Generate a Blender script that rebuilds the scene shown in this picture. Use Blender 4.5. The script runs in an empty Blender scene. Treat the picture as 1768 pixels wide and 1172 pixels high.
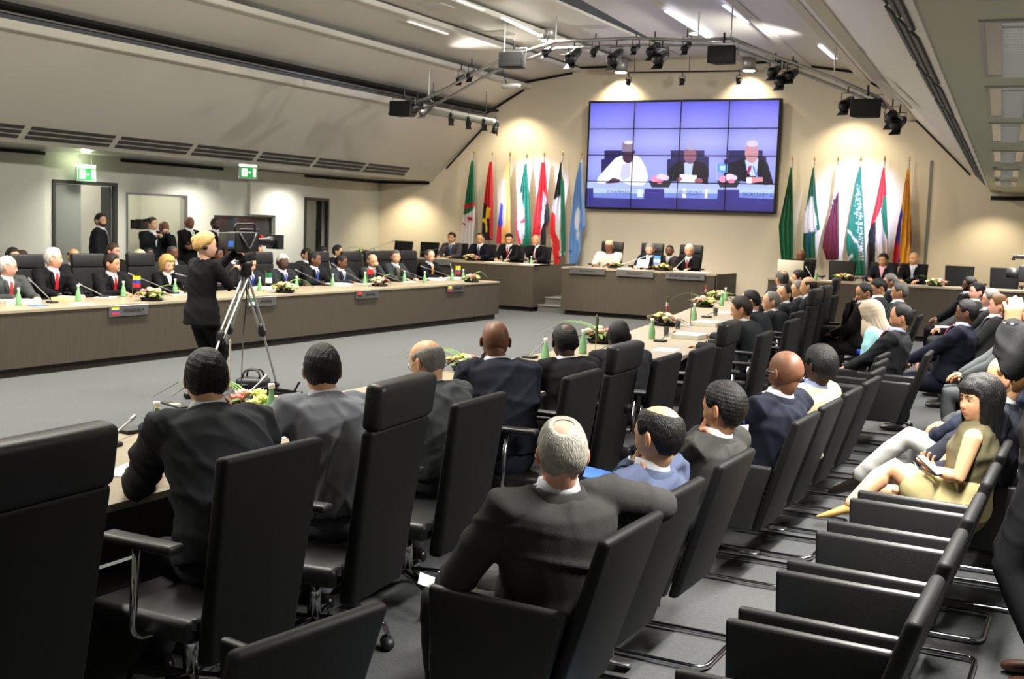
import bpy, bmesh, math, random
import numpy as np
from math import pi, sin, cos, tan, radians, atan, atan2, sqrt, hypot
from mathutils import Vector, Matrix
random.seed(7); np.random.seed(7)
SC = bpy.context.scene
COL = SC.collection
W, Hh = 1768, 1172
# ------------------------------------------------------------------ camera
FPX = 2050.0; CAMZ = 1.9
YAW = atan2(1905-884, FPX); PITCH = atan(200/FPX); ROLL = radians(2.0)
_Fh = Vector((-sin(YAW), cos(YAW), 0)); _R = Vector((cos(YAW), sin(YAW), 0)); _Z = Vector((0, 0, 1))
_F = _Fh*cos(PITCH)-_Z*sin(PITCH); _U = _Fh*sin(PITCH)+_Z*cos(PITCH)
_R2 = _R*cos(ROLL)+_U*sin(ROLL); _U2 = _U*cos(ROLL)-_R*sin(ROLL)
CAMP = Vector((0, 0, CAMZ))
cd = bpy.data.cameras.new('camera'); cam = bpy.data.objects.new('camera', cd); COL.objects.link(cam)
cam.matrix_world = Matrix.Translation(CAMP) @ Matrix((_R2, _U2, -_F)).transposed().to_4x4()
cd.sensor_width = 36.0; cd.lens = 36.0*FPX/W; cd.clip_end = 200; cd.clip_start = .05
cd.dof.use_dof = True; cd.dof.focus_distance = 4.6; cd.dof.aperture_fstop = 10.0
SC.camera = cam
def ray(x, y): return _F+_R2*((x-W/2)/FPX)-_U2*((y-Hh/2)/FPX)
def pz(x, y, z):
    d = ray(x, y); return CAMP+d*((z-CAMZ)/d.z)
def pX(x, y, X):
    d = ray(x, y); return CAMP+d*(X/d.x)
def pY(x, y, Y):
    d = ray(x, y); return CAMP+d*(Y/d.y)
# ------------------------------------------------------------------ world, exposure, main lights
SC.view_settings.view_transform = 'Standard'; SC.view_settings.look = 'None'
SC.view_settings.gamma = 1; SC.view_settings.use_curve_mapping = False
SC.view_settings.exposure = 0.25
try:
    SC.cycles.max_bounces = 6; SC.cycles.diffuse_bounces = 3; SC.cycles.glossy_bounces = 3
    SC.cycles.caustics_reflective = False; SC.cycles.caustics_refractive = False
    SC.cycles.sample_clamp_indirect = 4.0
except Exception: pass
wd = bpy.data.worlds.new('world'); SC.world = wd; wd.use_nodes = True
wd.node_tree.nodes['Background'].inputs[0].default_value = (.5, .5, .5, 1)
wd.node_tree.nodes['Background'].inputs[1].default_value = 0.12

def s2l(c):
    return tuple((v/12.92 if v <= .04045 else ((v+.055)/1.055)**2.4) for v in c)
def rgb(r, g, b): return s2l((r/255, g/255, b/255))
def area(name, loc, sx, sy, power, color=(1, .96, .88), rot=(0, 0, 0), spread=pi):
    l = bpy.data.lights.new(name, 'AREA'); l.shape = 'RECTANGLE'; l.size = sx; l.size_y = sy
    l.energy = power; l.color = color; l.spread = spread
    o = bpy.data.objects.new(name, l); o.location = loc; o.rotation_euler = rot; COL.objects.link(o); return o
def spot(name, loc, target, power, angle, color=(1, .85, .6), blend=.5, radius=.05):
    l = bpy.data.lights.new(name, 'SPOT'); l.energy = power; l.spot_size = radians(angle); l.spot_blend = blend
    l.color = color; l.shadow_soft_size = radius
    o = bpy.data.objects.new(name, l); o.location = loc
    o.rotation_euler = (Vector(target)-Vector(loc)).to_track_quat('-Z', 'Y').to_euler(); COL.objects.link(o); return o
YW = 26.9                      # screen wall
def rx(X, Y): return X+.069*(YW-Y)       # the right half of the vault opens towards the viewer
WARM = (1, .87, .62); NEUT = (1, .965, .86)
# fill lights added under the vault, spread narrowed to stay out of view
for yy in (1.0, 5.5, 10.5, 15.5, 20.5):
    area('floor_fill_light', (-9.6, yy, 5.66), .5, 3.6, 370, NEUT, spread=radians(128))
for yy in (6, 11.5, 17):
    area('floor_fill_light', (rx(-6.4, yy), yy, 5.5), .4, 3.0, 210, NEUT, spread=radians(120))
# recessed louvre lights over the observers, plus added fill behind the camera
RL = [(3.4, 5.4), (5.9, 7.9), (8.4, 10.4), (11.0, 13.0), (14.4, 16.4), (18.2, 20.2), (21.6, 23.6)]
for (a, b) in [(-1.8, .2)]+RL:
    m = (a+b)/2; area('ceiling_lamp_light', (.02-.0765*m, m, 2.85), .16, 1.7, 150 if m < 8 else 105, (1, .97, .9), spread=radians(125))
# fill spots added at the folds to brighten the opposite slope of the vault
for yy, e in ((4, 500), (10, 650), (16, 650), (22, 500)):
    spot('slope_fill_light', (rx(-5.3, yy), yy, 5.0), (-15.0, yy+.5, 3.6), e, 125, NEUT, 1, .12)
for yy, e in ((8, 500), (15, 600), (22, 400)):
    spot('slope_fill_light', (-12.9, yy, 5.1), (rx(-3.3, yy), yy+.5, 3.4), e, 125, NEUT, 1, .12)
# side aisle on the left
for yy in (12, 16.6, 19.5, 22.5):
    area('aisle_light', (-16.7, yy, 2.86), .35, .9, 40, (1, .97, .86), spread=radians(130))
# downlights that wash the screen wall
DL = [(-16.4, 2.86, 75), (-13.3, 4.9, 90), (-10.7, 5.5, 110), (-7.6, 5.5, 110), (-5.2, 4.75, 90), (-2.2, 2.75, 42), (-.2, 2.75, 42)]
for (x, z, p) in DL:
    top = z > 5.4
    spot('wall_wash_light', (x, YW-(.32 if top else .75), z+(.08 if top else 0)), (x, YW-(.30 if top else .42), z-2.2), p*(1.5 if top else 1.7), 118, (1, .84, .54), .8, .06)
for x in (-12.4, -10.2, -7.6, -5.6):
    spot('wall_flood_light', (x, 20.2, 4.85), (-9.1+(x+9.1)*1.6, YW, 1.5), 300, 66, (1, .83, .60), 1, .05)
# cold beams on the flags
spot('flag_beam_light', (-13.2, 22.6, 4.1), (-12.9, YW, 2.5), 2400, 30, (.60, .66, 1), 1)
spot('flag_beam_light', (-3.9, 22.6, 4.1), (-5.1, YW, 2.5), 2400, 30, (.60, .66, 1), 1)
# warm stage lamps from the lighting bridge onto the podium
for (x, tx, p) in ((-11.5, -13.0, 300), (-9.8, -9.8, 330), (-8.9, -8.4, 330), (-7.2, -4.5, 420)):
    spot('stage_light', (x, 18.9, 4.3), (tx, 23.6, .8), p*1.5, 42, (1, .84, .62), .7, .1)
# ------------------------------------------------------------------ materials
MATS = {}
def mat(key, color, rough=.6, metal=0, bump=0, bscale=60, emit=None, estr=1, spec=.5, stretch=None, var=0, vscale=3, coat=0, trans=0, sheen=0, attr=None):
    if key in MATS: return MATS[key]
    m = bpy.data.materials.new(key); m.use_nodes = True; nt = m.node_tree; n = nt.nodes; L = nt.links
    p = n['Principled BSDF']
    p.inputs['Base Color'].default_value = (*color, 1); p.inputs['Roughness'].default_value = rough
    p.inputs['Metallic'].default_value = metal; p.inputs['Specular IOR Level'].default_value = spec
    if coat: p.inputs['Coat Weight'].default_value = coat; p.inputs['Coat Roughness'].default_value = .15
    if trans: p.inputs['Transmission Weight'].default_value = trans
    if sheen: p.inputs['Sheen Weight'].default_value = sheen
    if emit: p.inputs['Emission Color'].default_value = (*emit, 1); p.inputs['Emission Strength'].default_value = estr
    tc = None
    if bump or var:
        tc = n.new('ShaderNodeTexCoord'); mp = n.new('ShaderNodeMapping'); L.new(tc.outputs['Object'], mp.inputs[0])
        if stretch: mp.inputs['Scale'].default_value = stretch
    if var:
        no = n.new('ShaderNodeTexNoise'); no.inputs['Scale'].default_value = vscale; no.inputs['Detail'].default_value = 4
        L.new(mp.outputs[0], no.inputs['Vector'])
        mr = n.new('ShaderNodeMapRange'); mr.inputs['From Min'].default_value = .3; mr.inputs['From Max'].default_value = .7
        mr.inputs['To Min'].default_value = 1-var; mr.inputs['To Max'].default_value = 1+var
        L.new(no.outputs['Fac'], mr.inputs['Value'])
        mx = n.new('ShaderNodeVectorMath'); mx.operation = 'SCALE'; mx.inputs[0].default_value = color
        L.new(mr.outputs[0], mx.inputs['Scale']); L.new(mx.outputs[0], p.inputs['Base Color'])
    if attr:
        a = n.new('ShaderNodeAttribute'); a.attribute_name = attr; L.new(a.outputs['Color'], p.inputs['Base Color'])
        if emit: L.new(a.outputs['Color'], p.inputs['Emission Color'])
    if bump:
        nb = n.new('ShaderNodeTexNoise'); nb.inputs['Scale'].default_value = bscale; nb.inputs['Detail'].default_value = 3
        L.new(mp.outputs[0], nb.inputs['Vector'])
        b = n.new('ShaderNodeBump'); b.inputs['Strength'].default_value = bump; b.inputs['Distance'].default_value = .01
        L.new(nb.outputs['Fac'], b.inputs['Height']); L.new(b.outputs[0], p.inputs['Normal'])
    MATS[key] = m; return m
def M(k): return MATS[k]
mat('carpet', rgb(80, 81, 82), .95, bump=.5, bscale=160, var=.10, vscale=40, spec=.1)
mat('dais_carpet', rgb(96, 94, 90), .95, bump=.4, bscale=160, spec=.1)
mat('leather', rgb(30, 30, 31), .42, bump=.12, bscale=220, spec=.45)
mat('leather_back', rgb(15, 15, 16), .6, bump=.12, bscale=220, spec=.25)
mat('chrome', rgb(200, 200, 205), .12, metal=1)
mat('steel', rgb(170, 170, 172), .35, metal=1)
mat('alu', rgb(190, 190, 186), .4, metal=.7)
mat('black_plastic', rgb(22, 22, 24), .5)
mat('black_metal', rgb(26, 26, 28), .4, metal=.2)
mat('dark', rgb(14, 14, 14), .8)
mat('veneer', rgb(70, 63, 54), .45, var=.12, vscale=6, stretch=(14, 14, .5), bump=.05, bscale=30, spec=.4)
mat('veneer_top', rgb(158, 146, 124), .32, var=.06, vscale=5, stretch=(1, 14, 1), spec=.5)
mat('skirting', rgb(42, 34, 28), .6)
mat('cream_wall', rgb(232, 222, 204), .85, bump=.03, bscale=90)
mat('white_wall', rgb(214, 214, 204), .8, bump=.03, bscale=90)
mat('vault_panel', rgb(208, 205, 196), .42, bump=.02, bscale=4, spec=.5)
mat('vault_lip', rgb(205, 202, 192), .5)
mat('soffit', rgb(200, 199, 192), .22, spec=.6, bump=.03, bscale=6)
mat('low_ceiling', rgb(205, 208, 186), .6)
mat('gap', rgb(16, 14, 12), .9)
mat('vent_slot', rgb(70, 68, 66), .7)
mat('door_frame', rgb(52, 54, 52), .5)
mat('door_leaf', rgb(120, 124, 118), .4)
mat('paper', rgb(240, 240, 236), .8); mat('paper_side', rgb(210, 205, 190), .8)
mat('yellow_paper', rgb(232, 226, 150), .8)
mat('blue_paper', rgb(60, 110, 210), .6)
mat('white', rgb(240, 240, 238), .5)
mat('tube', (1, 1, 1), .5, emit=(1, .97, .9), estr=3.0)
mat('tube_blue', (1, 1, 1), .5, emit=(.75, .76, 1), estr=1.8)
mat('tube_dim', (.8, .8, .8), .4, emit=(1, 1, .97), estr=.55)
mat('lamp_hot', (1, 1, 1), .5, emit=(1, .9, .6), estr=9)
mat('lamp_blue', (1, 1, 1), .5, emit=(.65, .75, 1), estr=7)
mat('lamp_warm', (1, 1, 1), .5, emit=(1, .78, .45), estr=4)
mat('green_glass', rgb(130, 180, 130), .12, spec=.6, coat=.4)
mat('clear_glass', (.9, .95, .93), .05, trans=.95)
mat('gold', rgb(200, 170, 90), .3, metal=1)

# ------------------------------------------------------------------ mesh helpers
def flat(vf):
    """list of (V,F) -> one (V,F)"""
    if isinstance(vf, tuple): return vf
    V = []; F = []; o = 0
    for v, f in vf:
        v = np.asarray(v, float); V.append(v); F += [tuple(int(i)+o for i in q) for q in f]; o += len(v)
    return (np.concatenate(V) if V else np.zeros((0, 3)), F)
def tomesh(name, vf, smooth=True, colors=None):
    V, F = flat(vf); me = bpy.data.meshes.new(name)
    me.from_pydata([tuple(v) for v in V], [], [tuple(f) for f in F])
    if smooth and len(F):
        me.polygons.foreach_set('use_smooth', [True]*len(F))
    if colors is not None:
        ca = me.color_attributes.new('Col', 'FLOAT_COLOR', 'POINT')
        c = np.ones((len(V), 4)); c[:, :3] = colors; ca.data.foreach_set('color', c.ravel())
    me.update(); return me
def link(name, me, m=None, parent=None, kind=None):
    o = bpy.data.objects.new(name, me); COL.objects.link(o)
    if m is not None and me is not None and len(me.materials) == 0: me.materials.append(m if not isinstance(m, str) else MATS[m])
    if parent: o.parent = parent
    if kind: o['kind'] = kind
    return o
def obj(name, vf, m, parent=None, smooth=True, kind=None, colors=None, bevel=0, auto=False):
    me = tomesh(name, vf, smooth, colors)
    if auto:
        sharp_by_angle(me)
    return link(name, me, m, parent, kind)
def sharp_by_angle(me, ang=35):
    bm = bmesh.new(); bm.from_mesh(me)
    for e in bm.edges:
        if len(e.link_faces) == 2 and e.calc_face_angle(0) > radians(ang): e.smooth = False
    bm.to_mesh(me); bm.free()
def thing(name, label, cat, loc=(0, 0, 0), rz=0, group=None):
    o = bpy.data.objects.new(name, None); COL.objects.link(o); o.empty_display_size = .1
    o.location = loc; o.rotation_euler = (0, 0, rz); o['label'] = label; o['category'] = cat
    if group: o['group'] = group
    return o
def tag(o, label, cat, group=None):
    o['label'] = label; o['category'] = cat
    if group: o['group'] = group
    return o
def kids(o): return [c for c in o.children]
def dup(root, loc=None, rz=None, label=None, group=None, skip=()):
    def cp(o, par):
        if o.name.split('.')[0] in skip and par is not None: return None
        c = o.copy(); COL.objects.link(c)
        if par is not None: c.parent = par
        for k in kids(o): cp(k, c)
        return c
    r = cp(root, None)
    if loc is not None: r.location = loc
    if rz is not None: r.rotation_euler = (0, 0, rz)
    if label: r['label'] = label
    if group: r['group'] = group
    return r
BOXF = [(0, 3, 2, 1), (4, 5, 6, 7), (0, 1, 5, 4), (1, 2, 6, 5), (2, 3, 7, 6), (3, 0, 4, 7)]
def box(x0, y0, z0, x1, y1, z1):
    return (np.array([(x0, y0, z0), (x1, y0, z0), (x1, y1, z0), (x0, y1, z0), (x0, y0, z1), (x1, y0, z1), (x1, y1, z1), (x0, y1, z1)], float), BOXF)
def cbox(c, sx, sy, sz):
    return box(c[0]-sx/2, c[1]-sy/2, c[2]-sz/2, c[0]+sx/2, c[1]+sy/2, c[2]+sz/2)
def xf(vf, mtx):
    V, F = flat(vf); A = np.array(mtx); return ((V @ A[:3, :3].T)+A[:3, 3], F)
def mv(vf, dx, dy, dz):
    V, F = flat(vf); return (V+np.array([dx, dy, dz]), F)
def rotz(a): return Matrix.Rotation(a, 4, 'Z')
def bev(vf, r, seg=3):
    """rounded version of a closed hard-edged solid"""
    V, F = flat(vf); bm = bmesh.new(); vs = [bm.verts.new(v) for v in V]
    for f in F: bm.faces.new([vs[i] for i in f])
    bmesh.ops.recalc_face_normals(bm, faces=bm.faces)
    bmesh.ops.bevel(bm, geom=bm.edges[:], offset=r, segments=seg, profile=.5, affect='EDGES', clamp_overlap=True)
    bm.verts.index_update()
    out = (np.array([v.co[:] for v in bm.verts]), [tuple(v.index for v in f.verts) for f in bm.faces]); bm.free(); return out
def prism(poly, z0, z1):
    n = len(poly); V = [(x, y, z0) for x, y in poly]+[(x, y, z1) for x, y in poly]
    F = [tuple(range(n))[::-1], tuple(range(n, 2*n))]+[(i, (i+1) % n, n+(i+1) % n, n+i) for i in range(n)]
    return (np.array(V, float), F)
def hexa(b, t):
    """8-corner solid from bottom quad and top quad"""
    return (np.array(list(b)+list(t), float), BOXF)
def frames(P):
    P = np.asarray(P, float); n = len(P); T = np.zeros_like(P)
    T[1:-1] = P[2:]-P[:-2]; T[0] = P[1]-P[0]; T[-1] = P[-1]-P[-2]
    T /= np.maximum(np.linalg.norm(T, axis=1, keepdims=True), 1e-9)
    a = np.array([0, 0, 1.]) if abs(T[0][2]) < .9 else np.array([1., 0, 0])
    u = np.cross(a, T[0]); u /= np.linalg.norm(u); Us = [u]
    for i in range(1, n):
        u = Us[-1]-T[i]*np.dot(Us[-1], T[i]); u /= max(np.linalg.norm(u), 1e-9); Us.append(u)
    Us = np.array(Us); return T, Us, np.cross(T, Us)
def tube(P, R, n=10, cap=True, ry=None, U=None):
    P = np.asarray(P, float); R = np.full(len(P), R, float) if np.isscalar(R) else np.asarray(R, float)
    RY = R if ry is None else (np.full(len(P), ry, float) if np.isscalar(ry) else np.asarray(ry, float))
    T, A, B = frames(P)
    if U is not None:
        U = np.asarray(U, float)
        A = U-T*(T@U)[:, None] if U.ndim == 1 else U-T*np.sum(T*U, 1)[:, None]
        A /= np.linalg.norm(A, axis=1, keepdims=True); B = np.cross(T, A)
    PP = [];
    def add(c, a, b, r1, r2): PP.append([c+a*r1*cos(2*pi*k/n)+b*r2*sin(2*pi*k/n) for k in range(n)])
    if cap:
        for q in (.98, .75, .4):
            s = sqrt(1-q*q); add(P[0]-T[0]*min(R[0], RY[0])*q, A[0], B[0], R[0]*s, RY[0]*s)
    for i in range(len(P)): add(P[i], A[i], B[i], R[i], RY[i])
    if cap:
        for q in (.4, .75, .98):
            s = sqrt(1-q*q); add(P[-1]+T[-1]*min(R[-1], RY[-1])*q, A[-1], B[-1], R[-1]*s, RY[-1]*s)
    m = len(PP); V = np.array(PP).reshape(-1, 3)
    F = [(i*n+k, i*n+(k+1) % n, (i+1)*n+(k+1) % n, (i+1)*n+k) for i in range(m-1) for k in range(n)]
    F.append(tuple(range(n))[::-1]); F.append(tuple((m-1)*n+k for k in range(n)))
    return (V, F)
def pipe(P, r, n=8, corner=0):
    """tube along polyline with rounded corners"""
    P = [Vector(p) for p in P]; Q = [P[0]]
    for i in range(1, len(P)-1):
        if corner:
            a = (P[i-1]-P[i]).normalized(); b = (P[i+1]-P[i]).normalized()
            c0 = P[i]+a*corner; c1 = P[i]+b*corner
            for k in range(5):
                t = k/4; Q.append(c0*(1-t)**2+P[i]*2*t*(1-t)+c1*t*t)
        else: Q.append(P[i])
    Q.append(P[-1]); return tube([tuple(q) for q in Q], r, n, cap=False)
def lathe(prof, n=16, c=(0, 0, 0)):
    V = []; F = []; m = len(prof)
    for r, z in prof:
        for k in range(n): V.append((c[0]+r*cos(2*pi*k/n), c[1]+r*sin(2*pi*k/n), c[2]+z))
    for i in range(m-1):
        for k in range(n): F.append((i*n+k, i*n+(k+1) % n, (i+1)*n+(k+1) % n, (i+1)*n+k))
    F.append(tuple(range(n))[::-1]); F.append(tuple((m-1)*n+k for k in range(n)))
    return (np.array(V, float), F)
_ico = {}
def ico(n):
    if n not in _ico:
        bm = bmesh.new(); bmesh.ops.create_icosphere(bm, subdivisions=n, radius=1); bm.verts.index_update()
        _ico[n] = (np.array([v.co[:] for v in bm.verts]), [tuple(v.index for v in f.verts) for f in bm.faces]); bm.free()
    V, F = _ico[n]; return V.copy(), list(F)
def ball(c, r, n=2):
    V, F = ico(n); r = np.array(r if not np.isscalar(r) else (r, r, r)); return (V*r+np.array(c), F)
def text_mesh(s, size, m, parent, loc, rot, name='lettering', ext=.002, align='CENTER'):
    c = bpy.data.curves.new(name, 'FONT'); c.body = s; c.size = size; c.extrude = ext; c.align_x = align; c.align_y = 'CENTER'
    o = bpy.data.objects.new(name, c); COL.objects.link(o)
    me = bpy.data.meshes.new_from_object(o.evaluated_get(bpy.context.evaluated_depsgraph_get()))
    bpy.data.objects.remove(o); q = bpy.data.objects.new(name, me); COL.objects.link(q)
    me.materials.clear(); me.materials.append(MATS[m]); q.parent = parent; q.location = loc; q.rotation_euler = rot; return q
def remesh(vf, voxel, smooth=2):
    me = tomesh('tmp', vf); o = bpy.data.objects.new('tmp', me); COL.objects.link(o)
    r = o.modifiers.new('r', 'REMESH'); r.mode = 'VOXEL'; r.voxel_size = voxel
    if smooth: s = o.modifiers.new('s', 'SMOOTH'); s.iterations = smooth; s.factor = .5
    m2 = bpy.data.meshes.new_from_object(o.evaluated_get(bpy.context.evaluated_depsgraph_get()))
    n = len(m2.vertices); V = np.empty(n*3); m2.vertices.foreach_get('co', V); V = V.reshape(-1, 3)
    F = [tuple(p.vertices) for p in m2.polygons]; N = np.empty(n*3); m2.vertices.foreach_get('normal', N)
    bpy.data.objects.remove(o); bpy.data.meshes.remove(me); bpy.data.meshes.remove(m2)
    return V, F, N.reshape(-1, 3)
# ------------------------------------------------------------------ the room
Y0, Y1, XL, XR = -4.0, YW, -17.5, 3.4
def struct(name, vf, m, smooth=False, parent=None): return obj(name, vf, m, parent, smooth=smooth, kind='structure' if parent is None else None)
struct('floor', box(XL-.2, Y0-.2, -.1, XR+.2, Y1+.2, 0), 'carpet')
# screen wall, one solid up to the vault profile
struct('wall_screen', box(XL-.2, YW, -.1, XR+.2, YW+.2, 6.2), 'cream_wall')
struct('wall_right', box(XR, Y0-.2, 0, XR+.2, YW, 3.6), 'cream_wall')
struct('wall_rear', box(XL-.2, Y0-.2, 0, XR+.2, Y0, 6.2), 'white_wall')
# left wall with two doorways and two booth windows
def wall_seg(y0, y1, z0, z1): return box(XL-.2, y0, z0, XL, y1, z1)
segs = [wall_seg(Y0, 15.9, 0, 3.4), wall_seg(15.9, 17.5, 2.42, 3.4), wall_seg(17.5, 17.75, 0, 3.4),
        wall_seg(17.75, 19.5, 2.25, 3.4), wall_seg(17.75, 19.5, 0, .85), wall_seg(19.5, 20.35, 0, 3.4),
        wall_seg(20.35, 22.35, 0, 1.32), wall_seg(20.35, 22.35, 1.86, 3.4), wall_seg(22.35, 23.6, 0, 3.4),
        wall_seg(23.6, 24.6, 2.36, 3.4), wall_seg(24.6, YW, 0, 3.4)]
struct('wall_left', segs, 'white_wall')
struct('wall_pier', [box(XL, Y0, 0, XL+.12, 15.62, 2.92)], 'white_wall')
struct('wall_panel', [box(XL, 21.45, 0, XL+.1, 23.45, 1.30), box(XL, 22.37, 1.3, XL+.1, 23.45, 2.9), box(XL, 21.45, 1.9, XL+.1, 22.37, 2.9)], 'white_wall')
# booths and corridor behind the openings
struct('wall_corridor', [box(-19.6, 14.5, 0, -19.4, 25.5, 3.4), box(-19.4, 14.5, 0, XL-.2, 14.6, 3.4), box(-19.4, 25.4, 0, XL-.2, 25.5, 3.4),
       box(-19.4, 17.62, 0, -17.7, 17.7, 3.4), box(-19.4, 20.1, 0, -17.7, 20.18, 3.4), box(-19.4, 23.3, 0, -17.7, 23.38, 3.4)], 'white_wall')
struct('ceiling_corridor', box(-19.6, 14.5, 3.0, XL-.2, 25.5, 3.1), 'white_wall')
struct('floor_corridor', box(-19.6, 14.5, -.1, XL-.2, 25.5, 0), 'carpet')
area('corridor_light', (-18.6, 16.5, 2.9), .5, 1.2, 22, (1, .95, .82))
area('booth_light', (-18.6, 18.9, 2.9), .5, 1.2, 30, (1, .93, .75))
def door(name, y0, y1, z1, open_part):
    fr = struct(name, [box(XL-.06, y0, 0, XL+.03, y0+.07, z1), box(XL-.06, y1-.07, 0, XL+.03, y1, z1), box(XL-.06, y0+.07, z1-.07, XL+.03, y1-.07, z1)], 'door_frame')
    a, b = open_part
    obj('door_leaf', box(XL-.05, a, .01, XL-.01, b, z1-.075), 'door_leaf', fr, smooth=False)
    obj('handle', pipe([(XL+.0, b-.08, 1.05), (XL+.05, b-.08, 1.05), (XL+.05, b-.2, 1.05)], .012), 'steel', fr)
    return fr
d1 = door('door_1', 15.9, 17.5, 2.42, (15.98, 16.6))
obj('door_leaf', box(-17.78, 17.36, .01, XL-.06, 17.41, 2.34), 'door_frame', d1, smooth=False)
d2 = door('door_2', 23.6, 24.6, 2.36, (23.68, 24.1))
def window(name, y0, y1, z0, z1, m='steel'):
    fr = struct(name, [box(XL-.05, y0, z0, XL+.02, y0+.04, z1), box(XL-.05, y1-.04, z0, XL+.02, y1, z1),
                       box(XL-.05, y0+.04, z0, XL+.02, y1-.04, z0+.04), box(XL-.05, y0+.04, z1-.04, XL+.02, y1-.04, z1)], m)
    obj('pane', box(XL-.03, y0+.04, z0+.04, XL-.02, y1-.04, z1-.04), 'clear_glass', fr, smooth=False); return fr
window('window_1', 17.75, 19.5, .85, 2.25)
window('window_2', 20.35, 22.35, 1.32, 1.86, 'door_frame')
obj('booth_desk', box(-18.9, 17.9, 0, -18.2, 19.4, .8), 'veneer', None, False, kind='structure')
# black shadow gaps on top of walls
struct('trim_1', [box(XL+.13, Y0, 2.84, XL+.17, 15.6, 2.9), box(XL+.0, 17.6, 2.84, XL+.04, 20.6, 2.9), box(XL, 23.5, 2.84, XL+.04, YW-.05, 2.9), box(XL, YW-.05, 2.84, -15.95, YW-.01, 2.9)], 'gap')
# -------- vault
LIP = .13
def sheet(prof, y0, y1, th=.05, right=False):
    """extrude a 2D (x,z) polyline along the hall as a slab; right side fans out"""
    out = []
    for (xa, za), (xb, zb) in zip(prof[:-1], prof[1:]):
        if right:
            A0, B0, A1, B1 = rx(xa, y0), rx(xb, y0), rx(xa, y1), rx(xb, y1)
        else: A0, B0, A1, B1 = xa, xb, xa, xb
        nx, nz = -(zb-za), (xb-xa); l = hypot(nx, nz); nx, nz = nx/l*th, nz/l*th
        if nz < 0: nx, nz = -nx, -nz
        out.append(hexa([(A0, y0, za), (B0, y0, zb), (B1, y1, zb), (A1, y1, za)],
                        [(A0+nx, y0, za+nz), (B0+nx, y0, zb+nz), (B1+nx, y1, zb+nz), (A1+nx, y1, za+nz)]))
    return out
def mir(prof): return [(-18.2-x, z) for x, z in prof]
SOF = [(XL-.1, 2.92), (-15.88, 2.92)]
BAND = [(-15.88, 2.92), (-15.52, 3.28)]
P1 = [(-15.52, 3.28), (-14.3, 4.42), (-14.12, 4.40), (-14.10, 4.52)]
P2 = [(-14.42, 4.66), (-13.3, 5.24), (-13.1, 5.25), (-13.08, 5.34)]
P3 = [(-13.36, 5.42), (-12.0, 5.62), (-11.8, 5.62), (-11.78, 5.70)]
P4 = [(-12.05, 5.74), (-10.6, 5.74), (-10.45, 5.70), (-10.44, 5.78)]
P5 = [(-10.7, 5.84), (-9.1, 5.84)]
struct('ceiling_soffit', sheet(SOF, Y0, YW), 'soffit')
struct('ceiling_vent_band', sheet(BAND, Y0, YW), 'vault_lip')
for nm, pr in (('ceiling_panel', P1), ('ceiling_panel', P2), ('ceiling_panel', P3), ('ceiling_panel', P4), ('ceiling_panel', P5)):
    struct(nm, sheet(pr, Y0, YW), 'vault_panel')
    struct(nm, sheet(mir(pr), Y0, YW, right=True), 'vault_panel')
struct('ceiling_vent_band', sheet(mir(BAND), Y0, YW, right=True), 'vault_lip')
# joints between the sheets, dark
for pr in (P1, P2, P3, P4):
    x, z = pr[-1]
    struct('trim_2', sheet([(x-.5, z+.16), (x+.1, z+.17)], Y0, YW), 'gap')
    struct('trim_2', sheet(mir([(x-.5, z+.16), (x+.1, z+.17)]), Y0, YW, right=True), 'gap')
# bright edge strips under each fold
for pr in (P1, P2, P3, P4):
    (x, z), (x2, z2) = pr[1], pr[2]
    struct('trim_3', sheet([(x+.02, z-.012), (x2, z2-.012)], Y0, YW, .008), 'vault_lip')
    struct('trim_3', sheet(mir([(x+.02, z-.012), (x2, z2-.012)]), Y0, YW, .008, right=True), 'vault_lip')
# low ceiling over the observers
struct('ceiling_low', [hexa([(rx(-2.33, Y0), Y0, 2.93), (XR, Y0, 2.93), (XR, YW, 2.93), (rx(-2.33, YW), YW, 2.93)],
                            [(rx(-2.33, Y0), Y0, 3.0), (XR, Y0, 3.0), (XR, YW, 3.0), (rx(-2.33, YW), YW, 3.0)])], 'low_ceiling')
struct('ceiling_low_panel', [hexa([(rx(-2.1, Y0), Y0, 2.90), (XR, Y0, 2.90), (XR, YW, 2.90), (rx(-2.1, YW), YW, 2.90)],
                            [(rx(-2.1, Y0), Y0, 2.93), (XR, Y0, 2.93), (XR, YW, 2.93), (rx(-2.1, YW), YW, 2.93)])], 'low_ceiling')
# shadow gap following the vault where it meets the screen wall
gp = []
for pr in (P1[:2], P2[:2], P3[:2], P4[:2]):
    for (xa, za), (xb, zb) in zip(pr[:-1], pr[1:]):
        for q in ([(xa+.06, za-.05), (xb, zb-.05)], mir([(xa+.06, za-.05), (xb, zb-.05)])[::-1]):
            (x0, z0), (x1, z1) = q
            gp.append(hexa([(x0, YW-.03, z0), (x1, YW-.03, z1), (x1, YW, z1), (x0, YW, z0)], [(x0, YW-.03, z0+.05), (x1, YW-.03, z1+.05), (x1, YW, z1+.05), (x0, YW, z0+.05)]))
struct('trim_4', gp, 'gap')
struct('trim_5', box(-2.3, YW-.05, 2.74, XR, YW-.01, 2.82), 'gap')
struct('trim_6', [box(-3.56, YW-.02, .3, -3.50, YW, 3.55)], 'door_leaf')     # joint in the wall lining
struct('baseboard_screen', box(-17.4, YW-.03, .3, XR, YW, .42), 'gap')
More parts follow.
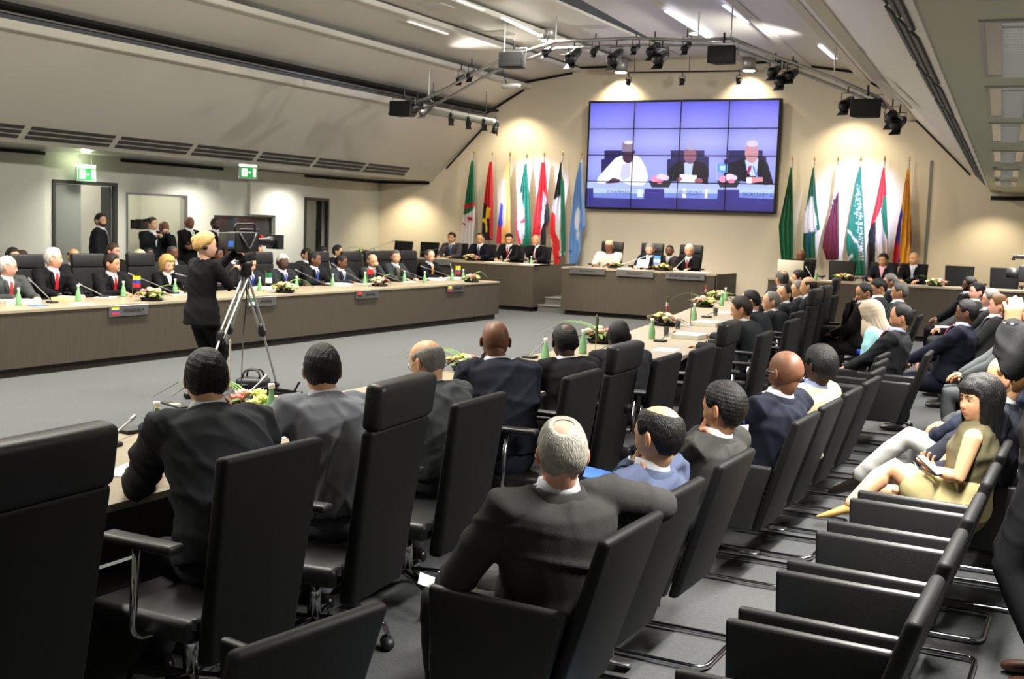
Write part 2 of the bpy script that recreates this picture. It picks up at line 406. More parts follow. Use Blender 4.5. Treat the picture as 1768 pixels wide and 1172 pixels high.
# air vents in the band on the left (each about 1.8 m) and on the right
def vent(y0, y1, right, label):
    t = thing('air_vent', label, 'vent', (0, 0, 0), 0, 'air vents in the slanted bands')
    for k in range(3):
        a = .22+.2*k; b = a+.12
        q = [BAND[0], BAND[1]]; f = lambda s: (q[0][0]+(q[1][0]-q[0][0])*s+.012, q[0][1]+(q[1][1]-q[0][1])*s-.012)
        seg = [f(a), f(b)]
        if right: seg = [(-18.2-x, z) for x, z in seg]
        obj('slot', sheet(seg, y0, y1, .015, right), 'vent_slot', t, False)
yv = 10.0; k = 0
for i in range(8):
    a = 10.15+1.952*i-.26; vent(a, a+1.8, False, 'air vent low in the left vault, %s' % ['beyond the left frame edge', 'leftmost one, cut by the frame edge', 'second from the left, above the white wall pier', 'third from the left, right of the exit sign', 'fourth from the left', 'fifth from the left', 'sixth from the left', 'last one, nearest the screen wall'][i])
for i in range(9):
    a = 4.6+2.35*i; vent(a, a+2.1, True, 'slotted air vent in the right vault band, %s' % ['nearest the viewer', 'second nearest the viewer', 'third nearest the viewer', 'fourth from the viewer', 'fifth from the viewer', 'fourth from the screen wall', 'third from the screen wall', 'second from the screen wall', 'nearest the screen wall'][i])
# linear lamps set in the folds
def strip(p0, p1, w, m, label):
    a, b = Vector(p0), Vector(p1); d = (b-a).normalized(); s = Vector((1, 0, 0))*w/2; dz = Vector((0, 0, .02))
    t = obj('strip_lamp', hexa([a-s-dz, a+s-dz, b+s-dz, b-s-dz], [a-s, a+s, b+s, b-s]), m, smooth=False); tag(t, label, 'lamp', 'slim strip lamps in the vault'); return t
for i, (x0, y0, x1, y1, X, Z, m) in enumerate([(290, 0, 378, 22, 0, 5.2, 'tube_dim'), (440, 40, 615, 85, 0, 5.2, 'tube_dim'), (500, 155, 578, 172, 0, 4.36, 'tube_blue'), (655, 98, 718, 122, 0, 5.2, 'tube_dim'),
        (705, 36, 772, 58, 0, 5.58, 'tube_dim'), (792, 0, 835, 17, 0, 5.58, 'tube_dim'), (868, 30, 935, 62, 0, 5.58, 'tube'), (1150, 18, 1232, 70, 0, 5.66, 'tube_blue'), (1250, 8, 1290, 38, 0, 5.66, 'tube_blue'),
        (1338, 0, 1405, 66, 0, 5.56, 'tube'), (1415, 78, 1442, 101, 0, 5.5, 'tube_blue')]):
    strip(pz(x0, y0, Z), pz(x1, y1, Z), .07, m, 'thin lit ceiling strip, ' + ['at the top edge of the picture, left part', 'long dim one above the left camera crew', 'bluish short one above the white wall vents', 'dim one left of the suspended projector arm', 'dim one below the square ceiling vent', 'short one cut by the top edge', 'warm one just left of the lighting bridge', 'violet one above the bright downlight', 'short violet one at the top edge, right of centre', 'long bright one right of the screen', 'short one above the right wing of the bridge'][i])
# louvre lamps of the low ceiling
for i, (a, b) in enumerate(RL):
    m = (a+b)/2; x = .02-.0765*m
    t = thing('louvre_lamp', 'recessed louvre lamp in the low right ceiling, ' + ['just above the viewer', 'largest one at the top right corner', 'second one down from the top right corner', 'third one down, beside the broad vault', 'fourth one down', 'fifth one down, near the wall', 'farthest and smallest'][i], 'lamp', (x, m, 2.9), radians(4.3), 'louvre lamps over the observers')
    h = (b-a)/2
    obj('frame', [box(-.18, -h, -.012, -.155, h, 0), box(.155, -h, -.012, .18, h, 0), box(-.155, -h, -.012, .155, -h+.05, 0), box(-.155, h-.05, -.012, .155, h, 0)], 'alu', t, False)
    obj('reflector', [box(-.155, -h+.05, -.008, -.08, h-.05, -.002), box(.08, -h+.05, -.008, .155, h-.05, -.002)], 'soffit', t, False)
    obj('tube', box(-.08, -h+.05, -.006, .08, h-.05, -.002), 'tube_dim', t, False)
    obj('louvre', [box(-.08, -h+.08+j*.085, -.03, .08, -h+.085+j*.085, -.006) for j in range(int((2*h-.12)/.085))], 'alu', t, False)
# ceiling grilles / hatches
for i, (px, py, z, w) in enumerate([(752, 10, 5.73, .5), (735, 370, 0, 0)][:1]+[(690, 150, 4.9, .5), (860, 57, 5.6, .5), (1490, 83, 4.4, .6), (1550, 165, 3.9, .5)]):
    p = pz(px, py, z)
    t = obj('ceiling_hatch', bev(cbox((0, 0, 0), w, w, .03), .004, 1), 'soffit', smooth=False); t.location = p
    if px > 1400: t.rotation_euler = (0, radians(40), radians(4))
    tag(t, 'square glossy ceiling hatch, ' + ['above the strip lamps at the top edge', 'left foot of the lighting bridge', 'left of the bright downlight', 'larger one on the right vault', 'smaller one on the right vault near the wall'][i], 'hatch', 'square hatches in the vault')
# dais with steps
struct('floor_dais', [box(-17.4, 24.1, 0, -11.15, YW, .3), box(-11.15, 23.95, 0, -10.45, YW, .3), box(-10.45, 23.6, 0, -5.95, YW, .3), box(-5.95, 23.4, 0, 1.5, YW, .3)], 'dais_carpet')
struct('floor_step', [box(-11.15, 23.6, 0, -10.45, 23.95, .15)], 'dais_carpet')
struct('trim_7', [box(-11.15, 23.58, .13, -10.45, 23.61, .152), box(-11.15, 23.93, .28, -10.45, 23.96, .302)], 'alu')
# ------------------------------------------------------------------ conference tables
def table_run(name, label, path_front, path_back, seams=6, group=None):
    """fascia + top following two plan polylines; path_front is the side towards the open floor"""
    t = thing(name, label, 'table', (0, 0, 0), 0, group)
    F_, B_ = path_front, path_back
    n = len(F_); top = []; panel = []; plinth = []
    for i in range(n-1):
        f0, f1, b0, b1 = F_[i], F_[i+1], B_[i], B_[i+1]
        top.append(hexa([(*f0, .72), (*f1, .72), (*b1, .72), (*b0, .72)], [(*f0, .75), (*f1, .75), (*b1, .75), (*b0, .75)]))
        def off(p, q, s): return (p[0]+(q[0]-p[0])*s, p[1]+(q[1]-p[1])*s)
        c0, c1 = off(f0, b0, .01), off(f1, b1, .01); e0, e1 = off(f0, b0, .04), off(f1, b1, .04)
        panel.append(hexa([(*c0, .1), (*c1, .1), (*e1, .1), (*e0, .1)], [(*c0, .72), (*c1, .72), (*e1, .72), (*e0, .72)]))
        c0, c1 = off(f0, b0, .08), off(f1, b1, .08); e0, e1 = off(f0, b0, .12), off(f1, b1, .12)
        plinth.append(hexa([(*c0, 0), (*c1, 0), (*e1, 0), (*e0, 0)], [(*c0, .1), (*c1, .1), (*e1, .1), (*e0, .1)]))
    for k in (0, -1):
        f0, b0 = F_[k], B_[k]; s = .03 if k == 0 else -.03
        panel.append(hexa([(f0[0], f0[1], .1), (b0[0], b0[1], .1), (b0[0], b0[1]+s, .1), (f0[0], f0[1]+s, .1)],
                          [(f0[0], f0[1], .72), (b0[0], b0[1], .72), (b0[0], b0[1]+s, .72), (f0[0], f0[1]+s, .72)]))
    obj('tabletop', top, 'veneer_top', t, False); obj('front_panel', panel, 'veneer', t, False); obj('plinth', plinth, 'skirting', t, False)
    return t
def tleg(t, x, y):
    obj('leg', tube([(x, y, 0), (x, y, .72)], .035, 12, False), 'steel', t)
LT = table_run('conference_table', 'long left conference table with grey-brown wood front and dark plinth', [(-10.78, 3.0), (-10.78, 21.0)], [(-11.85, 3.0), (-11.85, 21.0)])
RT = table_run('conference_table', 'long right conference table seen from behind the near delegates, bending left far away',
               [(-4.5, 1.2), (-4.5, 11.0), (-5.0, 14.2), (-6.1, 20.6)], [(-3.42, 1.2), (-3.42, 11.0), (-3.9, 14.2), (-5.0, 20.6)])
for y in (2.6, 4.4, 6.2, 8.0, 9.8): tleg(RT, -3.75, y)
for y in (9.5, 12, 14.5, 17, 19.5): tleg(LT, -11.6, y)
def podium(label, parts, plates=()):
    t = thing('podium_desk', label, 'desk')
    P, T, K = [], [], []
    for (x0, y0, x1, y1, z1, d) in parts:
        q = [(x0, y0), (x1, y1), (x1, y1+d), (x0, y0+d)]
        P.append(prism(q, .1, z1-.03)); K.append(prism([(x0+.06, y0+.09), (x1-.06, y1+.09), (x1-.06, y1+d), (x0+.06, y0+d)], 0, .1))
        T.append(prism([(x0-.01, y0-.01), (x1+.01, y1-.01), (x1+.01, y1+d), (x0-.01, y0+d)], z1-.03, z1))
    obj('body', P, 'veneer', t, False); obj('desktop', T, 'veneer_top', t, False); obj('plinth', K, 'skirting', t, False); return t
PL = podium('raised wooden desk on the left of the stage, below the left flags', [(-16.5, 23.75, -13.2, 23.7, 1.03, .75), (-13.2, 23.3, -11.15, 23.3, 1.02, .85)])
PC = podium('raised wooden head desk with three steel name plates, below the video wall', [(-10.42, 23.2, -7.02, 23.2, 1.02, .8)])
obj('side_panel', box(-7.04, 23.2, .1, -7.0, 24.6, 1.02), 'veneer', PC, False)
obj('side_panel', box(-11.18, 23.32, .1, -11.14, 25.6, 1.02), 'veneer', PL, False)
PR = podium('raised wooden desk on the right of the stage, below the right flags', [(-5.85, 22.75, 1.2, 22.95, 1.02, .75)])
for (s, x) in (('CHAIRMAN', -9.82), ('PRESIDENT', -8.75), ('SECRETARY GENERAL', -7.66)):
    pl = obj('name_plate', cbox((x, 23.17, .955), .82, .02, .13), 'steel', PC, False)
    text_mesh(s, .07, 'black_plastic', pl, (x, 23.158, .955), (pi/2, 0, 0))
obj('name_plate', cbox((-13.7, 23.66, .96), .62, .02, .12), 'steel', PL, False)

# ------------------------------------------------------------------ swivel conference chair (faces +Y)
def chair_swivel(label, head=True):
    t = thing('swivel_chair', label, 'chair')
    obj('seat', bev(box(-.26, -.24, .40, .26, .26, .49), .03), 'leather', t)
    hw0, hw1 = .235, .27; y0, y1 = -.24, -.35; z0, z1 = .33, 1.10
    obj('backrest', bev(hexa([(-hw0, y0-.07, z0), (hw0, y0-.07, z0), (hw0, y0, z0), (-hw0, y0, z0)], [(-hw1, y1-.06, z1), (hw1, y1-.06, z1), (hw1, y1, z1), (-hw1, y1, z1)]), .022), 'leather_back', t)
    if head:
        obj('headrest', bev(hexa([(-.265, y1-.075, 1.095), (.265, y1-.075, 1.095), (.265, y1+.01, 1.095), (-.265, y1+.01, 1.095)], [(-.265, y1-.10, 1.285), (.265, y1-.10, 1.285), (.265, y1-.01, 1.30), (-.265, y1-.01, 1.30)]), .028), 'leather', t)
    for s in (-1, 1):
        a = obj('armrest', bev(box(s*.33-.04, -.25, .755, s*.33+.04, .09, .79), .014), 'leather', t)
        obj('arm_support', pipe([(s*.33, -.06, .755), (s*.33, -.04, .42), (s*.2, -.04, .40)], .014, 8, .05), 'chrome', a)
    obj('column', tube([(0, 0, .14), (0, 0, .40)], .03, 12, False), 'chrome', t)
    for k in range(5):
        a = 2*pi*k/5+.3; ca, sa = cos(a), sin(a)
        lg = obj('base_arm', tube([(0, 0, .16), (.18*ca, .18*sa, .145), (.31*ca, .31*sa, .115), (.325*ca, .325*sa, .075)], [.026, .022, .016, .012], 8), 'chrome', t)
        obj('caster', tube([(.325*ca-.02*sa, .325*sa+.02*ca, .032), (.325*ca+.02*sa, .325*sa-.02*ca, .032)], .031, 12), 'black_plastic', lg)
    obj('tag', box(-.262, -.27, .47, -.255, -.255, .51), 'steel', t, False)
    return t
# ------------------------------------------------------------------ cantilever armchair (faces +Y)
def chair_arm(label):
    t = thing('cantilever_armchair', label, 'chair')
    obj('seat', bev(box(-.225, -.24, .33, .225, .20, .45), .03), 'leather', t)
    obj('backrest', bev(hexa([(-.225, -.29, .30), (.225, -.29, .30), (.225, -.24, .30), (-.225, -.24, .30)], [(-.255, -.48, .915), (.255, -.48, .915), (.255, -.435, .925), (-.255, -.435, .925)]), .02), 'leather_back', t)
    for s in (-1, 1):
        a, b = sorted((s*.27, s*.23))
        obj('arm_panel', bev(hexa([(a, -.25, .31), (b, -.25, .31), (b, .16, .31), (a, .16, .31)], [(a, -.35, .665), (b, -.35, .665), (b, .175, .675), (a, .175, .675)]), .018), 'leather', t)
    L = .225
    obj('sled_frame', [pipe([(-L, .15, .34), (-L, .19, .02), (-L, -.43, .02), (L, -.43, .02), (L, .19, .02), (L, .15, .34)], .0125, 8, .06)], 'chrome', t)
    obj('tag', box(.228, -.312, .36, .234, -.302, .40), 'steel', t, False)
    return t
sw_h = chair_swivel('x', True); sw_n = chair_swivel('x', False); ac = chair_arm('x')
_used = {}
def put_chair(kind, x, y, rz, label, group=None):
    src = {'h': sw_h, 'n': sw_n, 'a': ac}[kind]
    if kind not in _used:
        _used[kind] = 1; src.location = (x, y, 0); src.rotation_euler = (0, 0, rz); src['label'] = label
        if group: src['group'] = group
        return src
    return dup(src, (x, y, 0), rz, label, group)
G1 = 'swivel chairs at the right conference table'; G2 = 'swivel chairs at the left conference table'; G3 = 'cantilever armchairs of the first observer row'; G4 = 'cantilever armchairs of the second observer row'
def rzd(d): return radians(d)
NEAR = [('h', -3.02, 2.33, 92, 'black swivel chair with headrest filling the lower left corner'),
 ('n', -2.98, 3.36, 88, 'black swivel chair without headrest behind the delegate in the charcoal suit at far left'),
 ('h', -2.98, 4.14, 96, 'black swivel chair with headrest behind the delegate in the mid grey suit'),
 ('n', -3.02, 4.97, 92, 'black swivel chair without headrest behind the balding delegate with glasses'),
 ('n', -3.02, 6.22, 92, 'black swivel chair without headrest between the bald delegate and the next two'),
 ('h', -3.08, 6.98, 92, 'black swivel chair with headrest at the centre of the picture'),
 ('n', -2.94, 7.45, 92, 'black swivel chair without headrest right of the central headrest chair'),
 ('n', -2.92, 8.15, 92, 'black swivel chair without headrest, empty, beside the white binder'),
 ('h', -3.0, 9.0, 94, 'black swivel chair with headrest in front of the dark-haired far delegate'),
 ('n', -2.9, 9.8, 94, 'black swivel chair without headrest standing next past the empty place')]
for k, x, y, r, l in NEAR:
    c_ = put_chair(k, x, y, rzd(r), l, G1); c_.scale = (1, 1, {4.14: .965, 6.98: .91, 9.0: .93}.get(y, .985 if y < 3.5 else .97))
def cx1(y): return -1.85-(.13*(y-8.5) if y > 8.5 else 0)
R1 = [(2.37, 'cut by the bottom edge left of the grey-haired observer'), (3.66, 'under the grey-haired observer with the bald crown'), (4.3, 'under the man in slate blue, with an arm laid over it'), (5.06, 'under the dark-haired observer in the grey suit'),
      (6.42, 'under the bald observer with glasses'), (7.06, 'under the observer in the beige jacket'), (7.72, 'with an edge just right of the beige jacket'),
      (8.4, 'first of the empty ones past the beige jacket'), (9.05, 'second of the empty ones past the beige jacket'), (9.7, 'third of the empty ones past the beige jacket'), (10.3, 'last empty one before the man with the red tie')]
for y, l in R1: put_chair('a', -2.1 if y < 3 else -1.80 if y < 4 else cx1(y), y, rzd(80 if y < 3 else 89), 'first-row cantilever armchair '+l, G3)
R2 = [(3.44, 'nearest to the viewer at the bottom right'), (4.08, 'second from the viewer'), (4.74, 'third from the viewer'), (5.46, 'directly in front of the woman with long dark hair'), (6.16, 'under the woman with long dark hair')]
for y, l in R2: put_chair('a', -.83, y-.07, rzd(90), 'second-row cantilever armchair '+l, G4)
bk_ = []
for y in (4.0, 4.7, 6.75, 7.4):
    t = obj('chair_link', bev(box(-.05, -.04, .030, .05, .04, .042), .003, 1), 'steel'); t.location = (-1.75, y-.02, 0); tag(t, 'flat metal plate joining two chair sleds, '+{4.0: 'nearest one, by the slate blue man', 4.7: 'second nearest, by the man in grey', 6.75: 'between the bald man and the beige jacket', 7.4: 'farthest, past the beige jacket'}[y], 'bracket', 'chair row links')

# ------------------------------------------------------------------ video wall
VW = thing('video_wall', 'large video wall of sixteen joined screens showing three seated speakers', 'screen', (0, 0, 0))
sx0, sx1, sz0, sz1 = -11.43, -6.83, 2.36, 4.86; yv = YW-.16
obj('housing', box(sx0-.04, yv, sz0-.04, sx1+.04, YW-.04, sz1+.04), 'black_plastic', VW, False)
def emis_attr():
    m = mat('screen_light', (.0, .0, .0), .3, emit=(1, 1, 1), estr=1.0, attr='Col')
    nt = m.node_tree; p = nt.nodes['Principled BSDF']
    for l in list(p.inputs['Base Color'].links): nt.links.remove(l)
    p.inputs['Base Color'].default_value = (.01, .01, .01, 1); return m
emis_attr()
def scr_bg(u, v):      # v=1 top
    a = np.array(rgb(100, 95, 235)); b = np.array(rgb(168, 172, 255)); c = np.array(rgb(150, 165, 240)); d = np.array(rgb(62, 56, 140))
    if v > .20: 
        t = 1-abs(v-.62)/.4; t = max(0, min(1, t)); return a*(1-t)+b*t if v > .5 else b*(v-.2)/.3+c*(1-(v-.2)/.3)
    return d
cw, ch = (sx1-sx0)/4, (sz1-sz0)/4
for j in range(4):
    for i in range(4):
        g = .012; n = 12; V = []; Fc = []; Cc = []
        for b in range(n+1):
            for a in range(n+1):
                x = sx0+cw*i+g+(cw-2*g)*a/n; z = sz0+ch*j+g+(ch-2*g)*b/n
                V.append((x, yv-.01, z)); c = scr_bg((x-sx0)/(sx1-sx0), (z-sz0)/(sz1-sz0))
                e = 1-.18*(abs(a/n-.5)*2)**3-.14*(abs(b/n-.5)*2)**3; Cc.append(c*e)
        for b in range(n):
            for a in range(n): Fc.append((b*(n+1)+a, b*(n+1)+a+1, (b+1)*(n+1)+a+1, (b+1)*(n+1)+a))
        V = np.array(V); nb = len(V); V2 = np.concatenate([V, V+np.array([0, .01, 0])]); Cc = Cc+Cc
        obj('display_panel', (V2, Fc), 'screen_light', VW, False, colors=np.array(Cc))
# the broadcast picture, in the plane of the panels (shapes measured on the zoomed photograph)
def sc(x, y): 
    p = pY(1000+x/4.778, 160+y/4.778, YW); return (p.x, p.z)
PICS = []
def pic(color, pts, lift=0, nm='picture_area', soft=0):
    q = [sc(*p) for p in pts]
    V = [(x, yv-.012-.0012*lift, z) for x, z in q]; n = len(V)
    cx = sum(v[0] for v in V)/n; cz = sum(v[2] for v in V)/n
    PICS.append((np.array(V), [tuple(range(n))], color))
def ell(color, cx, cy, rx_, ry_, lift=0, n=18, sh=0): pic(color, [(cx+rx_*cos(2*pi*k/n)+sh*sin(2*pi*k/n), cy+ry_*sin(2*pi*k/n)) for k in range(n)], lift)
NV = (38, 36, 96); DK = (14, 14, 40)
pic((175, 190, 245), [(85, 735), (1635, 765), (1632, 800), (83, 790)], 0)
for (a, b, c, d) in ((205, 490, 230, 480), (745, 1088, 775, 1052), (1212, 1560, 1245, 1530)):
    pic(NV, [(a, 555), (a, 700), (b, 700), (b, 535), (d, 530), (d, 480), (c, 480), (c, 550)], 1); 
# chairman in white robe and cap
pic((245, 248, 255), [(165, 745), (180, 700), (250, 620), (320, 545), (375, 520), (480, 515), (530, 545), (570, 620), (590, 690), (580, 740), (545, 770), (440, 765), (380, 740), (330, 715), (230, 755)], 2)
pic((205, 205, 245), [(375, 600), (440, 580), (440, 700), (380, 730), (360, 690)], 3)
ell((70, 45, 70), 425, 535, 46, 50, 4); pic((140, 120, 150), [(375, 430), (385, 412), (460, 412), (472, 430), (470, 490), (375, 490)], 5); ell((225, 220, 250), 430, 415, 38, 16, 6)
pic((90, 60, 90), [(235, 750), (300, 705), (360, 720), (350, 745), (270, 752)], 4)
# president
pic(DK, [(745, 740), (750, 640), (820, 580), (890, 560), (980, 560), (1060, 590), (1085, 640), (1080, 760), (960, 745), (850, 730)], 2)
pic((190, 205, 250), [(885, 580), (960, 580), (945, 700), (890, 700)], 3); pic((235, 238, 255), [(850, 675), (990, 685), (985, 745), (850, 740)], 4)
ell((150, 95, 120), 935, 520, 52, 72, 5); ell((165, 165, 215), 940, 445, 50, 34, 6); ell((120, 90, 120), 935, 570, 28, 22, 6)
ell((160, 90, 110), 1005, 730, 35, 22, 5); ell((160, 90, 110), 845, 715, 22, 18, 5)
# secretary general
pic(DK, [(1210, 700), (1215, 600), (1290, 575), (1380, 545), (1500, 535), (1570, 580), (1620, 760), (1550, 765), (1400, 740), (1280, 720)], 2)
pic((200, 215, 255), [(1385, 560), (1495, 545), (1480, 690), (1430, 690), (1400, 640)], 3); pic((165, 40, 95), [(1415, 610), (1440, 605), (1435, 640), (1410, 680), (1400, 670)], 4)
ell((205, 145, 165), 1440, 500, 56, 84, 5); ell((215, 205, 240), 1445, 425, 48, 28, 6); pic((225, 150, 165), [(1400, 700), (1530, 700), (1535, 735), (1420, 750), (1395, 740)], 5); pic((240, 240, 255), [(1395, 705), (1440, 700), (1440, 750), (1400, 755)], 6)
pic((110, 150, 250), [(1445, 610), (1462, 610), (1495, 700), (1475, 700)], 7)
# small flag, flowers, name plates
pic((70, 160, 240), [(1160, 590), (1245, 595), (1240, 665), (1158, 655)], 4); pic((200, 225, 255), [(1180, 605), (1225, 608), (1220, 645), (1178, 640)], 5); pic((180, 190, 230), [(1150, 570), (1157, 570), (1157, 730), (1150, 730)], 3)
for cx in (690, 1250):
    pic((50, 50, 70), [(cx-95, 730), (cx+100, 725), (cx+70, 785), (cx-70, 785)], 7)
    ell((245, 150, 190), cx-45, 715, 32, 28, 8); ell((235, 215, 235), cx+10, 700, 42, 28, 8); ell((245, 130, 170), cx+25 if cx > 1000 else cx-5, 735, 26, 20, 9); ell((220, 210, 240), cx+45, 705, 28, 22, 8)
for a, b in ((140, 560), (722, 1162), (1338, 1625)):
    pic((185, 205, 250), [(a, 790), (b, 795), (b-6, 880), (a, 868)], 6)
    pic((120, 140, 220), [(a, 830), (b, 835), (b-6, 880), (a, 868)], 7)
pic((240, 248, 255), [(870, 795), (905, 795), (900, 870), (872, 870)], 8); pic((235, 245, 255), [(1058, 795), (1080, 795), (1075, 872), (1055, 872)], 8); pic((215, 230, 255), [(500, 795), (550, 795), (545, 865), (500, 865)], 8)
def pics_flush():
    V = []; F = []; C = []; o = 0
    for v, f, c in PICS:
        V.append(v); F += [tuple(i+o for i in q) for q in f]; C += [rgb(*c)]*len(v); o += len(v)
    obj('picture', (np.concatenate(V), F), 'screen_light', VW, False, colors=np.array(C))
pics_flush()
for s, x, y in (('CHAIRMAN', 350, 825), ('PRESIDENT', 940, 830), ('SECRETARY G', 1490, 845)):
    q = sc(x, y); text_mesh(s, .115, 'screen_text' if 'screen_text' in MATS else mat('screen_text', rgb(20, 20, 80), .5, emit=rgb(60, 70, 150), estr=1).name, VW, (q[0], yv-.03, q[1]), (pi/2, radians(1.2), 0), ext=.001)
g = .010
obj('bezel', [box(sx0+cw*i-g, yv-.028, sz0, sx0+cw*i+g, yv-.004, sz1) for i in range(5)]+[box(sx0, yv-.028, sz0+ch*i-g, sx1, yv-.004, sz0+ch*i+g) for i in range(5)], 'black_plastic', VW, False)

# ------------------------------------------------------------------ flags
def inpoly(x, y, P):
    r = False; j = len(P)-1
    for i in range(len(P)):
        xi, yi = P[i]; xj, yj = P[j]
        if (yi > y) != (yj > y) and x < (xj-xi)*(y-yi)/(yj-yi)+xi: r = not r
        j = i
    return r
def star(cx, cy, r): return [(cx+(r if k % 2 == 0 else r*.42)*sin(pi*k/5), cy-(r if k % 2 == 0 else r*.42)*cos(pi*k/5)) for k in range(10)]
GRN = (20, 120, 90); RED = (205, 25, 35); BLK = (22, 22, 26); WHT = (236, 232, 236)
mat('flag_cloth', (.5, .5, .5), .75, attr='Col', sheen=.2)
def flag(label, side, outline, base, regions, k=3.5, ph=0):
    ox, oy, s = ((760, 250, 5.096) if side == 'L' else (1320, 260, 5.097)); Yf = YW-.38
    def wp(x, y): return pY(ox+x/s, oy+y/s, Yf)
    top = wp((outline[0][1]+outline[0][2])/2, outline[0][0]-55)
    tp = wp((outline[0][1]+outline[0][2])/2, outline[0][0])
    t = thing('flag', label, 'flag', (tp.x, Yf+.02, .3), 0, 'national flags on poles behind the stage'); o = Vector(t.location)
    nu, nv = 26, 80; ys = np.linspace(outline[0][0], outline[-1][0], nv+1)
    oy_ = [q[0] for q in outline]; V = []; C = []
    for vi, y in enumerate(ys):
        xl = np.interp(y, oy_, [q[1] for q in outline]); xr = np.interp(y, oy_, [q[2] for q in outline])
        for ui in range(nu+1):
            u = ui/nu; x = xl+(xr-xl)*u
            amp = min(1, vi/25)*.045
            p = wp(x, y); d = sin(u*k*2*pi+ph+.8*sin(vi*.05))*amp
            V.append((p.x-o.x+cos(u*k*2*pi+ph)*amp*.25, -.04-d-o.y+Yf, p.z-o.z))
            c = base
            for col, P in regions:
                if inpoly(x, y, P): c = col
            C.append(rgb(*c))
    F = [(a*(nu+1)+b, a*(nu+1)+b+1, (a+1)*(nu+1)+b+1, (a+1)*(nu+1)+b) for a in range(nv) for b in range(nu)]
    # back layer gives the cloth its fold thickness
    V = np.array(V); n = len(V); V2 = V.copy(); V2[:, 1] += .05
    F2 = [tuple(i+n for i in q[::-1]) for q in F]
    edge = [(a*(nu+1), (a+1)*(nu+1), (a+1)*(nu+1)+n, a*(nu+1)+n) for a in range(nv)]+[(a*(nu+1)+nu, a*(nu+1)+nu+n, (a+1)*(nu+1)+nu+n, (a+1)*(nu+1)+nu) for a in range(nv)]
    edge += [(nv*(nu+1)+b, nv*(nu+1)+b+1, nv*(nu+1)+b+1+n, nv*(nu+1)+b+n) for b in range(nu)]
    obj('cloth', (np.concatenate([V, V2]), F+F2+edge), 'flag_cloth', t, True, colors=np.array(C+C))
    obj('pole', tube([(0, .03, 0), (0, .03, top.z-.3)], .014, 8), 'steel', t)
    obj('finial', lathe([(.001, top.z-.3), (.022, top.z-.27), (.02, top.z-.22), (.001, top.z-.17)], 10, (0, .03, 0)), 'gold', t)
    obj('foot', lathe([(.16, 0), (.16, .02), (.03, .05), (.02, .12), (.001, .13)], 16, (0, .03, 0)), 'black_metal', t)
flag('green and white flag with red star and crescent, leftmost on the stage', 'L', [(140, 280, 298), (200, 268, 300), (400, 240, 303), (520, 224, 305), (620, 212, 308), (800, 192, 300), (975, 185, 290)], WHT,
     [(GRN, [(270, 130), (305, 130), (306, 520), (302, 575), (215, 622), (222, 520)]), (RED, [(222, 520), (306, 512), (306, 545), (270, 545), (222, 565)]), (RED, star(268, 650, 34)), (RED, [(203, 672), (210, 700), (240, 716), (232, 700), (218, 690), (212, 672)])])
flag('red and black flag with yellow cogwheel emblem', 'L', [(150, 440, 460), (300, 418, 462), (500, 395, 462), (700, 378, 462), (840, 372, 462)], RED,
     [(BLK, [(390, 500), (430, 560), (430, 640), (440, 780), (465, 840), (365, 840), (375, 700)]), ((250, 215, 20), [(425, 550), (455, 560), (445, 640), (420, 650), (425, 760), (400, 780), (400, 700), (382, 660), (400, 640), (402, 590)])], 2.5, 1)
flag('yellow, blue and red flag with small emblem, left group', 'L', [(155, 595, 615), (300, 565, 620), (500, 545, 628), (700, 520, 630), (870, 506, 632)], (240, 190, 110),
     [((235, 215, 190), [(565, 300), (585, 300), (575, 700), (555, 760), (545, 500)]), ((60, 80, 210), [(540, 490), (562, 560), (560, 720), (548, 740), (515, 690), (522, 580)]), ((225, 45, 80), [(518, 690), (552, 740), (555, 880), (500, 880)]), ((240, 180, 60), [(548, 590), (566, 600), (566, 660), (550, 660)])], 3, 2)  # pale strip down the left side is light painted into the cloth
flag('green, white and red flag with red emblem, lit by a cold beam', 'L', [(170, 748, 758), (300, 728, 772), (450, 705, 785), (600, 680, 790), (720, 668, 795), (860, 690, 790), (915, 735, 780)], (10, 125, 95),
     [(WHT, [(715, 400), (735, 480), (745, 700), (735, 880), (680, 870), (665, 560), (695, 420)]), ((235, 50, 90), [(672, 515), (692, 530), (685, 720), (715, 870), (690, 870), (655, 670)]), ((235, 50, 90), [(700, 610), (708, 610), (712, 665), (730, 668), (742, 610), (748, 612), (742, 690), (720, 690), (704, 670)])], 3, .5)
flag('red, white and black flag with small green script', 'L', [(155, 895, 920), (300, 880, 932), (500, 855, 945), (620, 840, 955), (680, 835, 957), (740, 830, 920), (880, 815, 918)], RED,
     [(WHT, [(922, 400), (938, 500), (925, 690), (900, 750), (880, 890), (868, 890), (890, 700), (900, 560), (905, 480)]), (BLK, [(934, 490), (950, 520), (960, 670), (920, 740), (918, 890), (886, 890), (905, 740), (925, 690)]), ((40, 120, 60), [(905, 530), (915, 530), (916, 600), (906, 600)])], 2.5, 2.5)
flag('black, white, green and red flag hanging lowest of all', 'L', [(155, 1065, 1078), (300, 1040, 1085), (450, 1015, 1090), (600, 990, 1093), (760, 975, 1096), (820, 985, 1098), (975, 1005, 1095), (985, 1008, 1056), (1105, 1014, 1050)], WHT,
     [(BLK, [(1060, 140), (1078, 140), (1062, 400), (1055, 450), (1005, 490), (1030, 350)]), (GRN, [(1070, 180), (1090, 350), (1100, 900), (1092, 985), (1062, 960), (1072, 600), (1057, 430), (1066, 300)]), ((225, 45, 40), [(985, 570), (1015, 620), (1025, 760), (1055, 850), (1056, 1110), (1005, 1110), (1000, 860), (970, 760)])], 2.5, 1.2)
